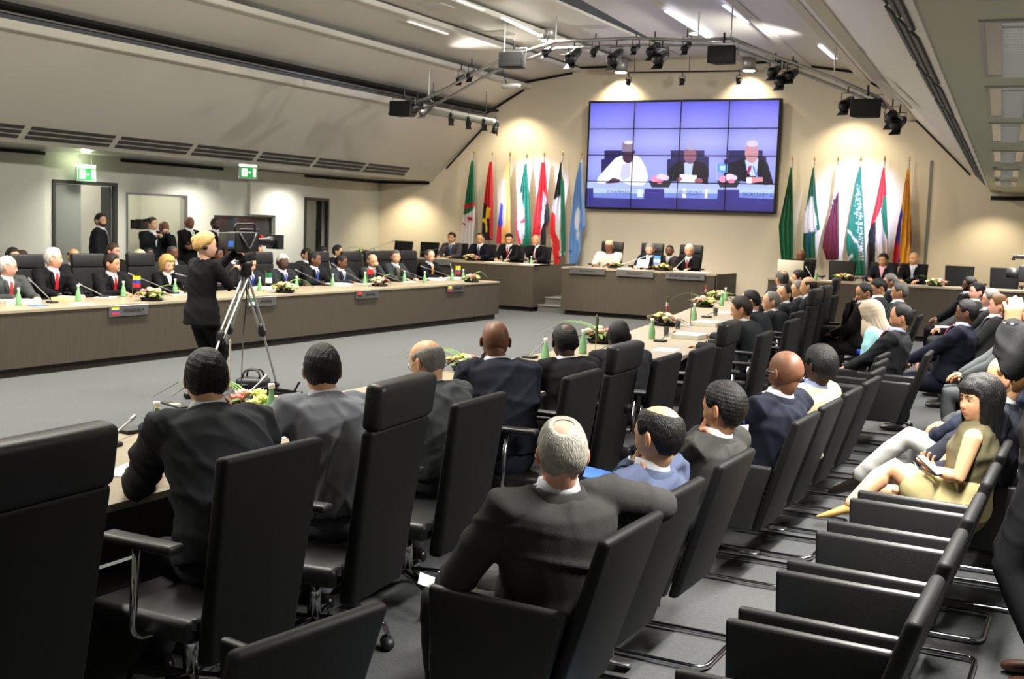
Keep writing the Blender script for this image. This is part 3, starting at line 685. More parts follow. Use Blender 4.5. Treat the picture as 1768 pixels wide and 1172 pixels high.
flag('pale blue flag with white emblem, beside the video wall', 'L', [(155, 1232, 1248), (300, 1200, 1255), (450, 1180, 1262), (600, 1165, 1275), (720, 1150, 1280), (780, 1145, 1245), (940, 1138, 1240), (1050, 1145, 1205)], (120, 165, 225),
     [((232, 238, 250), [(1215, 540), (1240, 580), (1235, 700), (1215, 850), (1188, 660)]), ((70, 90, 160), [(1140, 920), (1170, 935), (1150, 950)])], 3.5, .3)
flag('plain green flag, first right of the video wall', 'R', [(150, 230, 243), (300, 205, 247), (500, 165, 252), (660, 130, 255), (850, 140, 252), (965, 152, 248)], (20, 118, 78), [], 3, 1)
flag('green-white-green flag, second right of the video wall', 'R', [(150, 428, 436), (300, 402, 445), (420, 385, 452), (560, 360, 468), (690, 345, 482), (730, 350, 440), (840, 345, 440), (950, 365, 445)], (20, 112, 82),
     [(WHT, [(400, 410), (428, 408), (450, 540), (462, 600), (465, 710), (345, 728), (362, 560)]), ((30, 110, 160), [(380, 725), (405, 725), (400, 960), (385, 960)])], 2.5, 2)
flag('maroon and white flag with serrated edge', 'R', [(150, 635, 645), (250, 625, 655), (400, 612, 652), (560, 575, 652), (700, 535, 655), (850, 510, 657), (960, 545, 655)], (112, 18, 52),
     [(WHT, [(630, 140), (656, 140), (654, 360), (640, 385), (632, 400), (626, 430), (610, 425), (606, 470), (592, 470), (592, 520), (578, 520), (575, 580), (560, 580), (575, 500), (605, 400)])], 3.5, .7)
SA = [(WHT, [(725, 690), (742, 690), (872, 870), (850, 885)]), (WHT, [(725, 960), (775, 905), (785, 915), (740, 975)])]
rnd = random.Random(3)
for k in range(26):
    y = 300+k*26; xr = np.interp(y, [300, 600, 900, 1000], [850, 868, 878, 880]); xl = xr-np.interp(y, [300, 450, 1000], [45, 70, 58])
    a = rnd.uniform(-8, 8)
    SA.append((WHT, [(xl+rnd.uniform(0, 12), y), (xr-6, y+14+a), (xr-8, y+24+a), (xl+10+rnd.uniform(0, 10), y+10)]))
    if k % 3 == 0: SA.append((WHT, star(xl+8, y+22, 9)))
flag('green flag with white script and sword, lit by a cold beam', 'R', [(150, 835, 850), (300, 800, 858), (450, 775, 870), (600, 750, 880), (700, 735, 882), (820, 722, 885), (950, 745, 885), (1100, 800, 885)], (8, 122, 100), SA, 3, 1.7)
flag('red, green, white and black flag, right group', 'R', [(150, 1045, 1056), (300, 1015, 1065), (450, 985, 1070), (600, 950, 1075), (750, 918, 1078), (900, 930, 1078), (1050, 915, 1060)], WHT,
     [(RED, [(1040, 140), (1060, 140), (1070, 400), (1042, 418), (1015, 560), (935, 670), (975, 450)]), (GRN, [(1040, 415), (1072, 395), (1080, 790), (1060, 720), (1030, 590), (1024, 540)]), (BLK, [(980, 610), (985, 700), (980, 900), (985, 1060), (905, 1065), (928, 880), (910, 770), (938, 665)])], 2.5, 2.2)
flag('yellow, blue and red flag, rightmost on the stage', 'R', [(155, 1260, 1275), (300, 1235, 1280), (480, 1210, 1285), (650, 1175, 1292), (800, 1150, 1298), (870, 1140, 1280), (1020, 1125, 1260)], (242, 180, 60),
     [((55, 70, 190), [(1205, 470), (1216, 560), (1202, 640), (1195, 760), (1195, 1030), (1160, 1030), (1185, 860), (1165, 770), (1185, 600)]), (RED, [(1165, 620), (1188, 660), (1165, 770), (1187, 860), (1163, 1030), (1110, 1030), (1135, 850), (1140, 720)]), ((120, 20, 50), [(1283, 540), (1300, 640), (1302, 810), (1276, 880)])], 3, 1.1)

# ------------------------------------------------------------------ exit signs
def exit_sign(label, p, rz):
    t = thing('exit_sign', label, 'sign', p, rz)
    obj('housing', bev(box(-.2, -.03, 0, .2, .03, .26), .008, 1), 'white', t)
    mat('exit_green', rgb(20, 130, 60), .4, emit=rgb(20, 150, 60), estr=.8); mat('exit_white', rgb(240, 255, 235), .4, emit=(.95, 1, .85), estr=1.5)
    for s in (-1, 1):
        obj('panel', box(-.18, s*.034-.002, .02, .18, s*.034+.002, .24), 'exit_green', t, False)
        y = s*.038
        obj('pictogram', [box(-.15, y-.001, .05, -.03, y+.001, .21), box(.10, y-.001, .05, .16, y+.001, .22), box(0, y-.001, .12, .05, y+.001, .15)], 'exit_white', t, False)
        obj('running_figure', [ball((-.08, s*.041, .19), (.014, .002, .014), 1), tube([(-.08, s*.041, .17), (-.09, s*.041, .12), (-.12, s*.041, .08)], .008, 6), tube([(-.09, s*.041, .12), (-.06, s*.041, .07)], .008, 6), tube([(-.12, s*.041, .15), (-.05, s*.041, .15)], .006, 6)], 'exit_green', t)
    obj('lamp', bev(box(-.19, -.05, .26, .19, .05, .31), .02, 2), 'lamp_exit' if 'lamp_exit' in MATS else mat('lamp_exit', (1, 1, 1), .4, emit=(.9, 1, .7), estr=3).name, t)
    for s in (-1, 1): obj('hanger', tube([(s*.12, 0, .31), (s*.12, 0, 2.9-p[2])], .006, 6), 'steel', t)
    l = bpy.data.lights.new('exit_lamp', 'POINT'); l.energy = 4; l.color = (.85, 1, .6); l.shadow_soft_size = .08
    lo = bpy.data.objects.new('exit_lamp', l); lo.location = (p[0]+.12, p[1]-.1, p[2]+.36); COL.objects.link(lo)
q = pX(148, 301, -17.25); exit_sign('green exit sign with lit top above the wide left doorway', (q.x, q.y, q.z-.13), radians(78))
q = pX(428, 298, -16.2); exit_sign('green exit sign with arrow hanging from the soffit, centre left', (q.x, q.y, q.z-.13), radians(62))
# ------------------------------------------------------------------ lighting bridge
YB = 19.6
def bp(x, y, Y=YB): return pY(x, y, Y)
BR = thing('lighting_bridge', 'arched black and silver pipe bridge carrying stage lamps under the vault', 'lighting bridge')
fr = [bp(672, 196), bp(740, 168), bp(870, 100), bp(960, 72), bp(1090, 66), bp(1205, 70), bp(1262, 66), bp(1345, 100), bp(1440, 135), bp(1520, 170), bp(1556, 205)]
bk = [bp(735, 190, YB+.5), bp(850, 125, YB+.5), bp(960, 84, YB+.5), bp(1100, 78, YB+.5), bp(1205, 78, YB+.5), bp(1262, 80, YB+.5), bp(1345, 112, YB+.5), bp(1440, 148, YB+.5), bp(1530, 186, YB+.5)]
obj('front_pipe', tube([tuple(p) for p in fr], .03, 8), 'steel', BR)
obj('rear_pipe', tube([tuple(p) for p in bk], .028, 8), 'steel', BR)
for x, y in ((740, 168), (870, 100), (1000, 70), (1130, 68), (1262, 66), (1345, 100), (1440, 135), (1500, 160)): obj('cross_bar', tube([tuple(bp(x, y)), tuple(bp(x+6, y+8, YB+.5))], .015, 6), 'steel', BR)
for x, y, h in ((740, 168, .5), (960, 72, .45), (1205, 70, .45), (1262, 66, .5), (1440, 135, .5), (870, 100, .6)): obj('hanger', tube([tuple(bp(x, y)), tuple(bp(x, y)+Vector((0, 0, h)))], .012, 6), 'alu', BR)
WB = thing('wall_light_bar', 'thin dark bar with three lamps above the video wall', 'light bar')
YV = YW-.55
obj('bar', tube([tuple(pY(1088, 125, YV)), tuple(pY(1292, 122, YV))], .018, 8), 'black_metal', WB)
for x, y in ((1095, 125), (1190, 123), (1285, 122)): obj('hanger', tube([tuple(pY(x, y, YV)), tuple(pY(x, y, YV)+Vector((0, 0, .35)))], .008, 6), 'black_metal', WB)
def lamp(label, p, tgt, size=.13, L=.28, m='lamp_warm', body='black_metal', hang=.16):
    """theatre lantern: body, lens, yoke, barn doors"""
    t = thing('stage_lamp', label, 'stage lamp', tuple(p), 0, 'stage lamps')
    d = (Vector(tgt)-Vector(p)).normalized(); q = d.to_track_quat('Y', 'Z').to_matrix().to_4x4()
    obj('body', xf([tube([(0, -L/2, 0), (0, -L/2+.04, 0), (0, L*.1, 0), (0, L/2, 0)], [size*.55, size*.62, size*.62, size*.7], 14, True), tube([(0, L/2-.04, 0), (0, L/2, 0)], size*.78, 14)], q), body, t)
    obj('lens', xf(tube([(0, L/2, 0), (0, L/2+.012, 0)], size*.6, 14, False), q), m, t)
    obj('barn_doors', xf([hexa([(-size*.6, L/2, s*size*.62), (size*.6, L/2, s*size*.62), (size*.6, L/2, s*size*.62+.004), (-size*.6, L/2, s*size*.62+.004)], [(-size*.8, L/2+size*.9, s*size*.95), (size*.8, L/2+size*.9, s*size*.95), (size*.8, L/2+size*.9, s*size*.95+.004), (-size*.8, L/2+size*.9, s*size*.95+.004)]) for s in (-1, 1)], q), body, t, False)
    obj('yoke', [pipe([(-size*.8, 0, 0), (-size*.8, 0, hang), (size*.8, 0, hang), (size*.8, 0, 0)], .008, 6), tube([(0, 0, hang), (0, 0, hang+.12)], .012, 6)], 'black_metal', t)
    return t
LAMPS = [(796, 135, 'small lamp, left arm, pointing down', .08, (-12, 22, 0), 'lamp_warm'), (814, 128, 'small lamp right beside the left one on the arm', .085, (-12, 24, 0), 'lamp_warm'),
         (945, 88, 'small warm lamp under the left bright downlight', .085, (-12, 24, 1), 'lamp_warm'), (991, 95, 'large lamp hanging left of centre', .14, (-10, 24.9, 1), 'lamp_warm'),
         (1028, 86, 'small lamp between two large ones left of centre', .08, (-10, 25, 1), 'lamp_warm'), (1064, 97, 'large lamp with warm lens, centre of the bridge', .14, (-9, 24.9, 1), 'lamp_hot'),
         (1098, 83, 'small lamp right of the centre lamp', .08, (-9, 25, 1), 'lamp_warm'), (1130, 84, 'lamp tilted back above the brightest one', .12, (-9, 16, 1), 'lamp_warm'),
         (1143, 98, 'brightest lamp on the bridge, pointing at the stage', .14, (-7.4, 22, 3), 'lamp_hot'), (1186, 80, 'small lamp below the bright central downlight', .085, (-7, 24, 1), 'lamp_warm'),
         (1338, 122, 'dark box-shaped lamp on the right arm', .11, (-5, 24, 1), 'lamp_warm'), (1352, 135, 'long one tilted to the lower left', .12, (-9, 23, 2), 'lamp_warm'), (1368, 128, 'short lamp at the right end of the pair', .11, (-6, 23, 1), 'lamp_warm'),
         (1463, 178, 'slanted lamp left of the right loudspeaker', .12, (-8, 22, 2.5), 'lamp_warm'), (1540, 202, 'lamp at the right end of the bridge with a cold beam', .14, (-5.0, YW, 2.5), 'lamp_blue'), (1553, 212, 'last lamp on the right end, pointing down', .12, (-3.5, 21, 1), 'lamp_warm'),
         (720, 184, 'dark flood panel left of the wall wash', .12, (-14, 21, 1), 'lamp_warm'), (735, 190, 'second dark flood panel beside it', .11, (-10, 22, 1), 'lamp_warm')]
for x, y, l, s, tg, m in LAMPS:
    if m != 'lamp_blue': tg = (-9+(x-1100)*.008, 12 if x % 3 else 9, 0)
    lamp('stage lamp, '+l, bp(x, y, YB+.1), tg, s, s*2.1, m)
# short left bar with four lamps
LB = thing('wall_light_bar', 'thick grey bar at the left end of the bridge with small lamps below', 'light bar')
b0, b1 = pY(722, 188, YB+.6), pY(852, 211, YB+.6)
obj('bar', tube([tuple(b0), tuple(b1)], .07, 10), 'alu', LB)
for s in (.2, .9): obj('hanger', tube([tuple(b0.lerp(b1, s)), tuple(b0.lerp(b1, s)+Vector((0, 0, .55)))], .008, 6), 'black_metal', LB)
for x, y, l, tg, m, bo in ((779, 203, 'first copper one under the grey left bar', (-13.5, 24, 0), 'lamp_warm', 'black_metal'), (809, 209, 'second copper one under the grey left bar', (-13.2, 24, 0), 'lamp_warm', 'black_metal'),
                       (836, 212, 'dark one near the right end of the grey left bar', (-12.8, 25, 0), 'lamp_warm', 'black_metal'), (856, 219, 'cold blue one at the right end of the grey left bar', (-10.8, 20, 2.5), 'lamp_blue', 'black_metal')):
    lamp('small stage lamp, '+l, pY(x, y, YB+.6), tg, .075, .16, m, bo, .08)
for x, y, l in ((1085, 142, 'left one above the video wall'), (1178, 141, 'middle one above the video wall'), (1276, 140, 'right one above the video wall')):
    p = pY(x, y, YV); lamp('small spotlight on the thin bar, '+l, p, (p.x*.6, 10, 3), .08, .14, 'lamp_blue', 'black_metal', .12)
def speaker(label, p, s=1):
    t = thing('loudspeaker', label, 'loudspeaker', tuple(p), 0, 'black loudspeakers on the lighting bridge')
    obj('cabinet', bev(hexa([(-.24, -.14, -.15), (.24, -.14, -.15), (.17, .16, -.15), (-.17, .16, -.15)], [(-.24, -.14, .13), (.24, -.14, .13), (.17, .16, .13), (-.17, .16, .13)]), .012), 'dark', t)
    obj('grille', box(-.22, -.148, -.13, .22, -.142, .11), 'dark', t, False)
    obj('bracket', pipe([(-.25, 0, -.02), (-.25, 0, .2), (.25, 0, .2), (.25, 0, -.02)], .01, 6)if 1 else 0, 'steel', t)
    obj('clamp', tube([(0, 0, .2), (0, 0, .34)], .02, 8), 'black_metal', t)
for x, y, l in ((697, 187, 'at the left end of the bridge'), (887, 103, 'on the left slope of the bridge'), (1249, 94, 'right of the bridge centre'), (1497, 186, 'at the right end of the bridge')):
    speaker('black box loudspeaker hanging '+l, bp(x, y, YB-.05))
PJ = thing('suspended_camera', 'small device on an arm under the left vault right of the loudspeaker', 'device', tuple(bp(880, 148)), 0)
obj('housing', bev(box(-.14, -.06, -.05, .2, .06, .03), .01, 1), 'alu', PJ); obj('arm', pipe([(-.05, 0, .0), (-.12, 0, .18), (-.16, 0, .4)], .01, 6), 'black_metal', PJ)
# recessed downlights
for x, y, z, l in ((945, 70, 5.60, 'left one beside the bridge'), (1202, 58, 5.72, 'brightest one at the centre of the vault'), (1072, 125, 5.55, 'left one next to the screen wall'), (1293, 122, 5.55, 'right one next to the screen wall')):
    p = pz(x, y, z) if y < 100 else pY(x, y, YW-.62)
    t = thing('downlight', 'round glowing downlight in the vault, '+l, 'lamp', tuple(p), 0, 'round downlights')
    obj('can', lathe([(.001, .03), (.15, .03), (.15, .30), (.001, .30)], 16), 'alu', t); obj('rim', lathe([(.13, .0), (.19, .0), (.19, .03), (.13, .03)], 20), 'alu', t); obj('lens', lathe([(.001, -.01), (.13, -.01), (.13, .02), (.001, .02)], 20), 'lamp_hot', t)
    spot('downlight_light', (p[0], p[1], p[2]-.05), (p[0], p[1]-.3, 0), 90, 110, (1, .88, .66), .8, .1)
# ------------------------------------------------------------------ people
SKIN = {'light': rgb(228, 180, 150), 'pink': rgb(232, 172, 150), 'tan': rgb(206, 152, 116), 'olive': rgb(214, 166, 128), 'brown': rgb(118, 80, 60), 'dark': rgb(78, 54, 44), 'gold': rgb(208, 160, 122)}
mat('skin', (.5, .4, .3), .48, attr='Col', spec=.4)
mat('eye', (.5, .5, .5), .15, attr='Col', spec=.6)
def sm(a, b, x): t = np.clip((x-a)/(b-a), 0, 1); return t*t*(3-2*t)
def head_surface(D, nose=1.0, fem=0, jaw=1.0):
    """unit directions -> skull surface, metres; +y is the face"""
    D = np.asarray(D); x, y, z = D[:, 0], D[:, 1], D[:, 2]
    q = np.sign(x)*np.abs(x)**.86; X = .0765*np.where(z > 0, q*(1+.05*sm(.2, .8, z)), x*(1-sm(0, -.4, z))+q*sm(0, -.4, z)*1.0); Y = .097*np.sign(y)*np.abs(y)**.92; Z = .114*np.sign(z)*np.abs(z)**.94
    lo = sm(0, -1, z); front = sm(-.1, .5, y); back = sm(.1, -.5, y)
    X = X*(1-(.30+.06*fem)*lo*front-.36*lo*back)*(1+.05*sm(.9, .2, z)*back)
    Y = np.where(y > 0, Y*(1-.10*lo), Y*(1-.50*lo)*(1+.05*sm(-.2, .5, z)))
    Y = Y+.020*lo*(1 if True else 0)*(1-back)
    Y = np.where(y > 0, np.minimum(Y, .088+.12*(Y-.088)), Y)
    Z = np.where(z < 0, Z*1.02, Z*.99)
    f = sm(.25, .7, y)
    g = lambda cx, cz, sx, sz: np.exp(-((X-cx)/sx)**2-((Z-cz)/sz)**2)
    Y = Y+f*nose*(.013*np.exp(-(X/.010)**2)*sm(-.045, -.03, Z)*sm(.03, -.02, Z)+.013*np.exp(-(X/.014)**2)*np.exp(-((Z+.030)/.012)**2))
    Y = Y-f*.009*(g(.031, .003, .015, .011)+g(-.031, .003, .015, .011))
    Y = Y+f*.004*(g(.03, .022, .022, .007)+g(-.03, .022, .022, .007))
    Y = Y+f*.005*g(0, -.060, .022, .010)-f*.003*g(0, -.060, .02, .0025)
    Y = Y+f*.006*g(0, -.098, .018, .012)*jaw-f*.003*g(0, -.078, .02, .006)
    Y = Y+f*.003*(g(.042, -.030, .018, .018)+g(-.042, -.030, .018, .018))
    return np.stack([X, Y, Z], 1)
def hair_mask(D, style):
    x, y, z = D[:, 0], D[:, 1], D[:, 2]; a = np.degrees(np.abs(np.arctan2(x, y)))
    def line(pts): return np.interp(a, [p[0] for p in pts], [p[1] for p in pts])
    base = {'full': [(0, .60), (35, .56), (55, .38), (68, .02), (80, .0), (92, .16), (104, -.15), (122, -.62), (180, -.80)],
            'recede': [(0, .80), (25, .86), (45, .80), (60, .45), (70, .05), (82, .02), (92, .16), (104, -.15), (122, -.60), (180, -.78)],
            'ring': [(0, 2), (50, 2), (62, .40), (72, .05), (82, .02), (92, .16), (104, -.15), (122, -.6), (180, -.78)],
            'long': [(0, .22), (40, .24), (58, .1), (66, -1.2), (180, -1.2)],
            'bob': [(0, .42), (40, .40), (58, .1), (66, -.75), (180, -.8)],
            'hijab': [(0, .50), (30, .42), (45, .1), (52, -.4), (45, -1.2), (180, -1.2)],
            'bun': [(0, .60), (35, .56), (60, .3), (75, .05), (90, .0), (110, -.3), (180, -.5)]}
    k = style if style in base else 'full'
    if k == 'hijab': zl = np.interp(a, [0, 30, 45, 56, 62, 180], [.50, .45, .25, -.2, -1.3, -1.3])
    else: zl = line(base[k])
    m = z-zl
    if style == 'crown':    # thin spot at the back of the crown
        d = np.arccos(np.clip(D@np.array([0, -.42, .907]), -1, 1)); m = np.minimum(m, (d-.42)*1.2)
    if style == 'bigcrown':
        d = np.arccos(np.clip(D@np.array([0.1, -.22, .97]), -1, 1)); m = np.minimum(m, (d-.62)*1.2)
    if style == 'ring':
        m = np.minimum(m, np.interp(a, [60, 90, 140, 180], [.45, .55, .62, .6])-z)
    return m
def rot3(yaw, pitch, roll):
    return np.array(Matrix.Rotation(radians(yaw), 3, 'Z') @ Matrix.Rotation(-radians(pitch), 3, 'X') @ Matrix.Rotation(radians(roll), 3, 'Y'))
def bend_chain(base, d, up, lens, curls, r0, r1, n=8):
    """finger chain: base point, direction, palm normal(up = back of hand)"""
    P = [np.array(base, float)]; R = [r0]; d = np.array(d, float); up = np.array(up, float); k = len(lens)
    for i, (l, c) in enumerate(zip(lens, curls)):
        c = radians(c); d, up = d*cos(c)-up*sin(c), up*cos(c)+d*sin(c)
        P.append(P[-1]+d*l*.5); P.append(P[-1]+d*l*.5); R += [r0+(r1-r0)*(i+.5)/k*1.0, r0+(r1-r0)*(i+1)/k]
    return tube(P, R, n)
_hand = {}
def hand_proto(pose, fine):
    key = (pose, fine)
    if key in _hand: return _hand[key]
    C = {'relax': (18, 26, 20), 'flat': (4, 6, 5), 'fist': (72, 88, 60), 'grip': (48, 62, 40), 'cup': (35, 45, 30), 'point': (70, 85, 60)}[pose]
    parts = [bev(hexa([(-.036, .0, -.013), (.036, .0, -.013), (.030, .0, .013), (-.030, .0, .013)], [(-.043, .088, -.012), (.041, .082, -.012), (.038, .082, .011), (-.040, .088, .012)]), .009, 2),
             tube([(0, -.05, 0), (0, .0, 0), (0, .03, 0)], [.027, .027, .03], 10, ry=[.021, .019, .015], U=(1, 0, 0))]
    for i, (x, y, L, r) in enumerate([(-.033, .082, (.044, .027, .021), .0095), (-.011, .088, (.048, .030, .022), .0098), (.011, .086, (.044, .028, .022), .0093), (.032, .078, (.034, .021, .019), .0083)]):
        c = (5, 8, 5) if (pose == 'point' and i == 0) else tuple(q*(1+.08*i) for q in C)
        parts.append(bend_chain((x, y-.012, .0), (x*.9, 1, .02), (0, 0, 1), (L[0]+.012, L[1], L[2]), c, r, r*.78))
    tc = {'fist': (20, 35, 40), 'grip': (10, 25, 30)}.get(pose, (5, 12, 12)); td = (-.62, .72, -.30) if pose not in ('fist',) else (-.35, .8, -.5)
    td = np.array(td)/np.linalg.norm(td); tu = np.cross(np.array([-.7, -.6, .2]), td); tu = np.array([.45, .25, .85]); tu = tu-td*np.dot(tu, td); tu /= np.linalg.norm(tu)
    parts.append(bend_chain((-.026, .018, -.006), td, tu, (.040, .033, .026), tc, .0135, .0088))
    V, F, N = remesh(parts, .0042 if fine else .0065, 1)
    _hand[key] = (V, F); return _hand[key]
def ear(s, far):
    V, F = ico(2 if far else 3)
    r = np.hypot(V[:, 1]*1.0, V[:, 2]); V = V*np.array([.010, .018, .031])
    V[:, 0] -= np.where(V[:, 0] > 0, .006*np.exp(-(r/.55)**2), 0)
    V[:, 1] -= .004*np.sin(V[:, 2]*45)
    A = np.array(Matrix.Rotation(radians(24), 3, 'Z') @ Matrix.Rotation(radians(-8), 3, 'X')); V = V@A.T
    V = V+np.array([.0825, -.010, -.008])
    if s < 0: V = V*np.array([-1, 1, 1]); F = [f[::-1] for f in F]
    return V, F
def two_bone(a, t, l1, l2, pole):
    a, t, pole = (np.array(q, float) for q in (a, t, pole)); d = t-a; L = np.linalg.norm(d)
    if L > (l1+l2)*.995: t = a+d/L*(l1+l2)*.995; d = t-a; L = np.linalg.norm(d)
    L = max(L, abs(l1-l2)+.01); u = d/np.linalg.norm(d); c = (l1*l1+L*L-l2*l2)/(2*l1*L); c = max(-1, min(1, c))
    p = pole-u*np.dot(pole, u); p /= max(np.linalg.norm(p), 1e-6)
    return a+u*l1*c+p*l1*sqrt(1-c*c), t
def wrinkle(V, N, amp, seed, freq=22):
    """long narrow creases with soft hollows between them"""
    r = np.random.RandomState(seed); w = np.zeros(len(V))
    for k in range(7):
        d = r.normal(size=3)*.5; d[2] += 1.0; d[0] += .7*(1 if k % 2 else -1); d /= np.linalg.norm(d); e = r.normal(size=3)*4; g = r.normal(size=3)*5
        ph = V@d*freq*(.6+.6*r.rand())+1.8*np.sin(V@e+r.rand()*6); m = sm(.15, .9, np.sin(V@g+r.rand()*6))
        w += (np.exp(-(np.sin(ph)/.38)**2)-.35)*m
    return V+N*(w*amp)[:, None]
def cloth(key, c, rough=.85): return mat(key, rgb(*c), rough, bump=.25, bscale=350, var=.08, vscale=8, spec=.12)
_sc = {}
def cl(c, kind='suit'):
    k = kind+'_cloth_%d_%d_%d' % c
    if k not in _sc: _sc[k] = cloth(k, c) if kind != 'tie' else mat(k, rgb(*c), .45, var=.25, vscale=90)
    return _sc[k]
def hairmat(c):
    k = 'hair_%d_%d_%d' % c
    return mat(k, rgb(*c), .5, bump=.6, bscale=240, var=.25, vscale=120, stretch=(1, 1, .25), spec=.35)
HAIRC = {'black': (18, 16, 16), 'darkbrown': (38, 28, 22), 'brown': (70, 50, 36), 'grey': (128, 124, 120), 'lightgrey': (172, 168, 158), 'salt': (82, 78, 74), 'white': (205, 202, 196), 'blond': (196, 160, 96), 'bronze': (120, 84, 48)}
PID = [0]
def person(label, px, py, plane, face, lean=8, hyaw=0, hpitch=0, hroll=0, seat=.49, z0=0.0, stand=False, L=None, R=None, hair=('full', 'black'), skin='tan',
           suit=(44, 46, 50), shirt=(225, 228, 235), tie=None, pants=None, far=1, build=1.0, side=0, twist=0, group=None, glasses=None, stubble=0, hs=1.03, gender='m', sleeves=True, legs=None,
           hthick=1.0, dress=None, mustache=None, beard=None, height=None, vneck=True, shoes=(24, 20, 18), cap=None, jacket_open=False, head_only=False, extra=None, bare_legs=False):
    """px,py: head centre on the photograph, plane: ('X'|'Y'|'z', value) fixes where along that ray it stands"""
    PID[0] += 1; pid = PID[0]
    hw = {'X': pX, 'Y': pY, 'z': pz}[plane[0]](px, py, plane[1]); hz = hw.z-z0
    fine = far == 0; vox = {0: .011, 1: .016, 2: .022}[far]
    # --- skeleton in local space
    hipz = (seat+.085) if not stand else .93*(hz/1.66)
    sp = np.array([sin(radians(side)), sin(radians(lean)), 0]); sp[2] = sqrt(max(.05, 1-sp[0]**2-sp[1]**2))
    hd = rot3(hyaw, hpitch, hroll); neck_dir = np.array([sp[0]*.6, sp[1]*.8+.05, 1]); neck_dir /= np.linalg.norm(neck_dir)
    # torso length that brings the head to its height
    TL = (hz-hipz-(.128)*neck_dir[2]*hs)/sp[2]; TL = max(.40, min(.64, TL))
    hip = np.array([0, 0, hipz]); C7 = hip+sp*TL; hc = C7+neck_dir*.128*hs
    up = sp; lat0 = np.array([1, 0, 0])-up*up[0]; lat0 /= np.linalg.norm(lat0)
    tw = Matrix.Rotation(radians(twist), 3, Vector(up)); lat = np.array(tw @ Vector(lat0)); fwd = np.cross(up, lat)
    b = build; sw = (.192 if gender == 'm' else .160)*b; NL = .15
    fz = radians(face); Rf = np.array(Matrix.Rotation(fz, 3, 'Z'))
    hl = Rf@hc; root = thing('person', label, 'person', (hw.x-hl[0], hw.y-hl[1], z0), fz, group)
    def loc(w): w = np.array(w, float)-np.array([root.location.x, root.location.y, z0]); return Rf.T@w
    # --- torso rings
    def mid(t):
        latm = lat0*(1-sm(.2, .8, np.array(t)))+lat*sm(.2, .8, np.array(t)); latm = latm/np.linalg.norm(latm); return latm
    if gender == 'm': tab = [(-.10, .13, .10), (-.02, .185, .135), (.10, .185, .142), (.32, .170, .128), (.55, .185, .130), (.75, .195, .125), (.88, .188, .108), (.94, .150, .092), (.985, .088, .074), (1.02, .072, .064)]
    else: tab = [(-.10, .13, .10), (-.02, .19, .135), (.10, .18, .135), (.32, .135, .105), (.55, .15, .112), (.70, .160, .125), (.86, .155, .095), (.96, .105, .072), (1.02, .058, .055)]
    def ring(t):
        rxx = np.interp(t, [q[0] for q in tab], [q[1] for q in tab])*b; ryy = np.interp(t, [q[0] for q in tab], [q[2] for q in tab])*b
        bow = -.03*sin(pi*np.clip(t, 0, 1))*(1 if lean > 5 else .3)
        return hip+up*TL*t+fwd*(bow-.01*t), rxx, ryy
    def torso(grow, ts, cap=True):
        P, A, B, U = [], [], [], []
        for t in ts:
            c, r1, r2 = ring(t); gg = grow if t < .9 or grow < 0 else grow*.6; P.append(c); A.append(r1+gg); B.append(r2+gg); U.append(mid(t))
        return tube(P, A, 20, cap, ry=B, U=np.array(U))
    ts = [q[0] for q in tab]
    sh = {s: hip+up*TL*.905+lat*s*sw-fwd*.005 for s in (-1, 1)}
    # --- arms
    A1, A2 = (.285, .255) if gender == 'm' else (.265, .235)
    specs = {-1: L, 1: R}; arm = {}
    for s in (-1, 1):
        q = specs[s] or ('table' if not stand else 'hang')
        pose, nrm, pole = 'relax', None, np.array([s*.55, -.25, -.9])
        if isinstance(q, str):
            if q == 'table': tg = np.array([s*.16, .46+.1*sp[1], .80-z0*0]); pose = 'relax'; tg[2] = .775
            elif q == 'rest': tg = np.array([s*.06, .40, .775])
            elif q == 'lap': tg = np.array([s*.07, .30, hipz+.13])
            elif q == 'knee': tg = np.array([s*.11, .38, hipz+.10])
            elif q == 'armrest': tg = np.array([s*.26, .20, .70])
            elif q == 'hang': tg = sh[s]+np.array([s*.06, .06, -.53])
            elif q == 'fold': tg = hip+up*TL*.50+lat*(-s*.10)+fwd*(.20); pole = np.array([s*.9, -.1, -.7]); pose = 'cup'
            elif q in ('chin', 'mouth'): tg = hc+hd@np.array([s*.030, .105, -.115]); pose = 'fist'; pole = np.array([s*.45, .35, -1])
            elif q == 'brow': tg = hc+hd@np.array([s*.06, .12, -.06]); pose = 'relax'; pole = np.array([s*.6, .2, -1])
            elif q == 'cheek': tg = hc+hd@np.array([s*.075, .07, -.12]); pose = 'cup'; pole = np.array([s*.6, .3, -1])
        elif q[0] == 'e':
            arm[s] = (sh[s], loc(q[1]), loc(q[2]), q[3], np.array(q[4], float), q); continue
        else:
            tg = loc(q[1]) if q[0] == 'w' else np.array(q[1], float)
            if len(q) > 2 and q[2]: pose = q[2]
            if len(q) > 3 and q[3] is not None: pole = np.array(q[3], float)
            if len(q) > 4: nrm = np.array(q[4], float)
        el, wr = two_bone(sh[s], tg, A1, A2, pole); arm[s] = (sh[s], el, wr, pose, nrm, q)
    # --- legs
    T1, T2 = .43, .42
    leg = {}
    for s in (-1, 1):
        hj = hip+np.array([s*.085, .02, -.03])
        if stand:
            an = np.array([s*.10, -.02+.03*s, .085]); k_, an = two_bone(hj, an, hipz*.49, hipz*.47, (0.0, 1, 0)); d = (0, 1)
        elif legs and s in legs:
            k_, an = (loc(v[1:]) if v[0] == 'w' else np.array(v, float) for v in legs[s]); d = (0, 1)
        else:
            an = np.array([s*.12, .40, .085]); k_, an = two_bone(hj, an, T1, T2, (s*.1, .6, 1)); d = (0, 1)
        leg[s] = (hj, k_, an)
    # --- body: head, neck, hands and a slim figure inside the clothes
    Vh, Fh = ico(5 if fine else 4 if far == 1 else 4); D = Vh.copy()
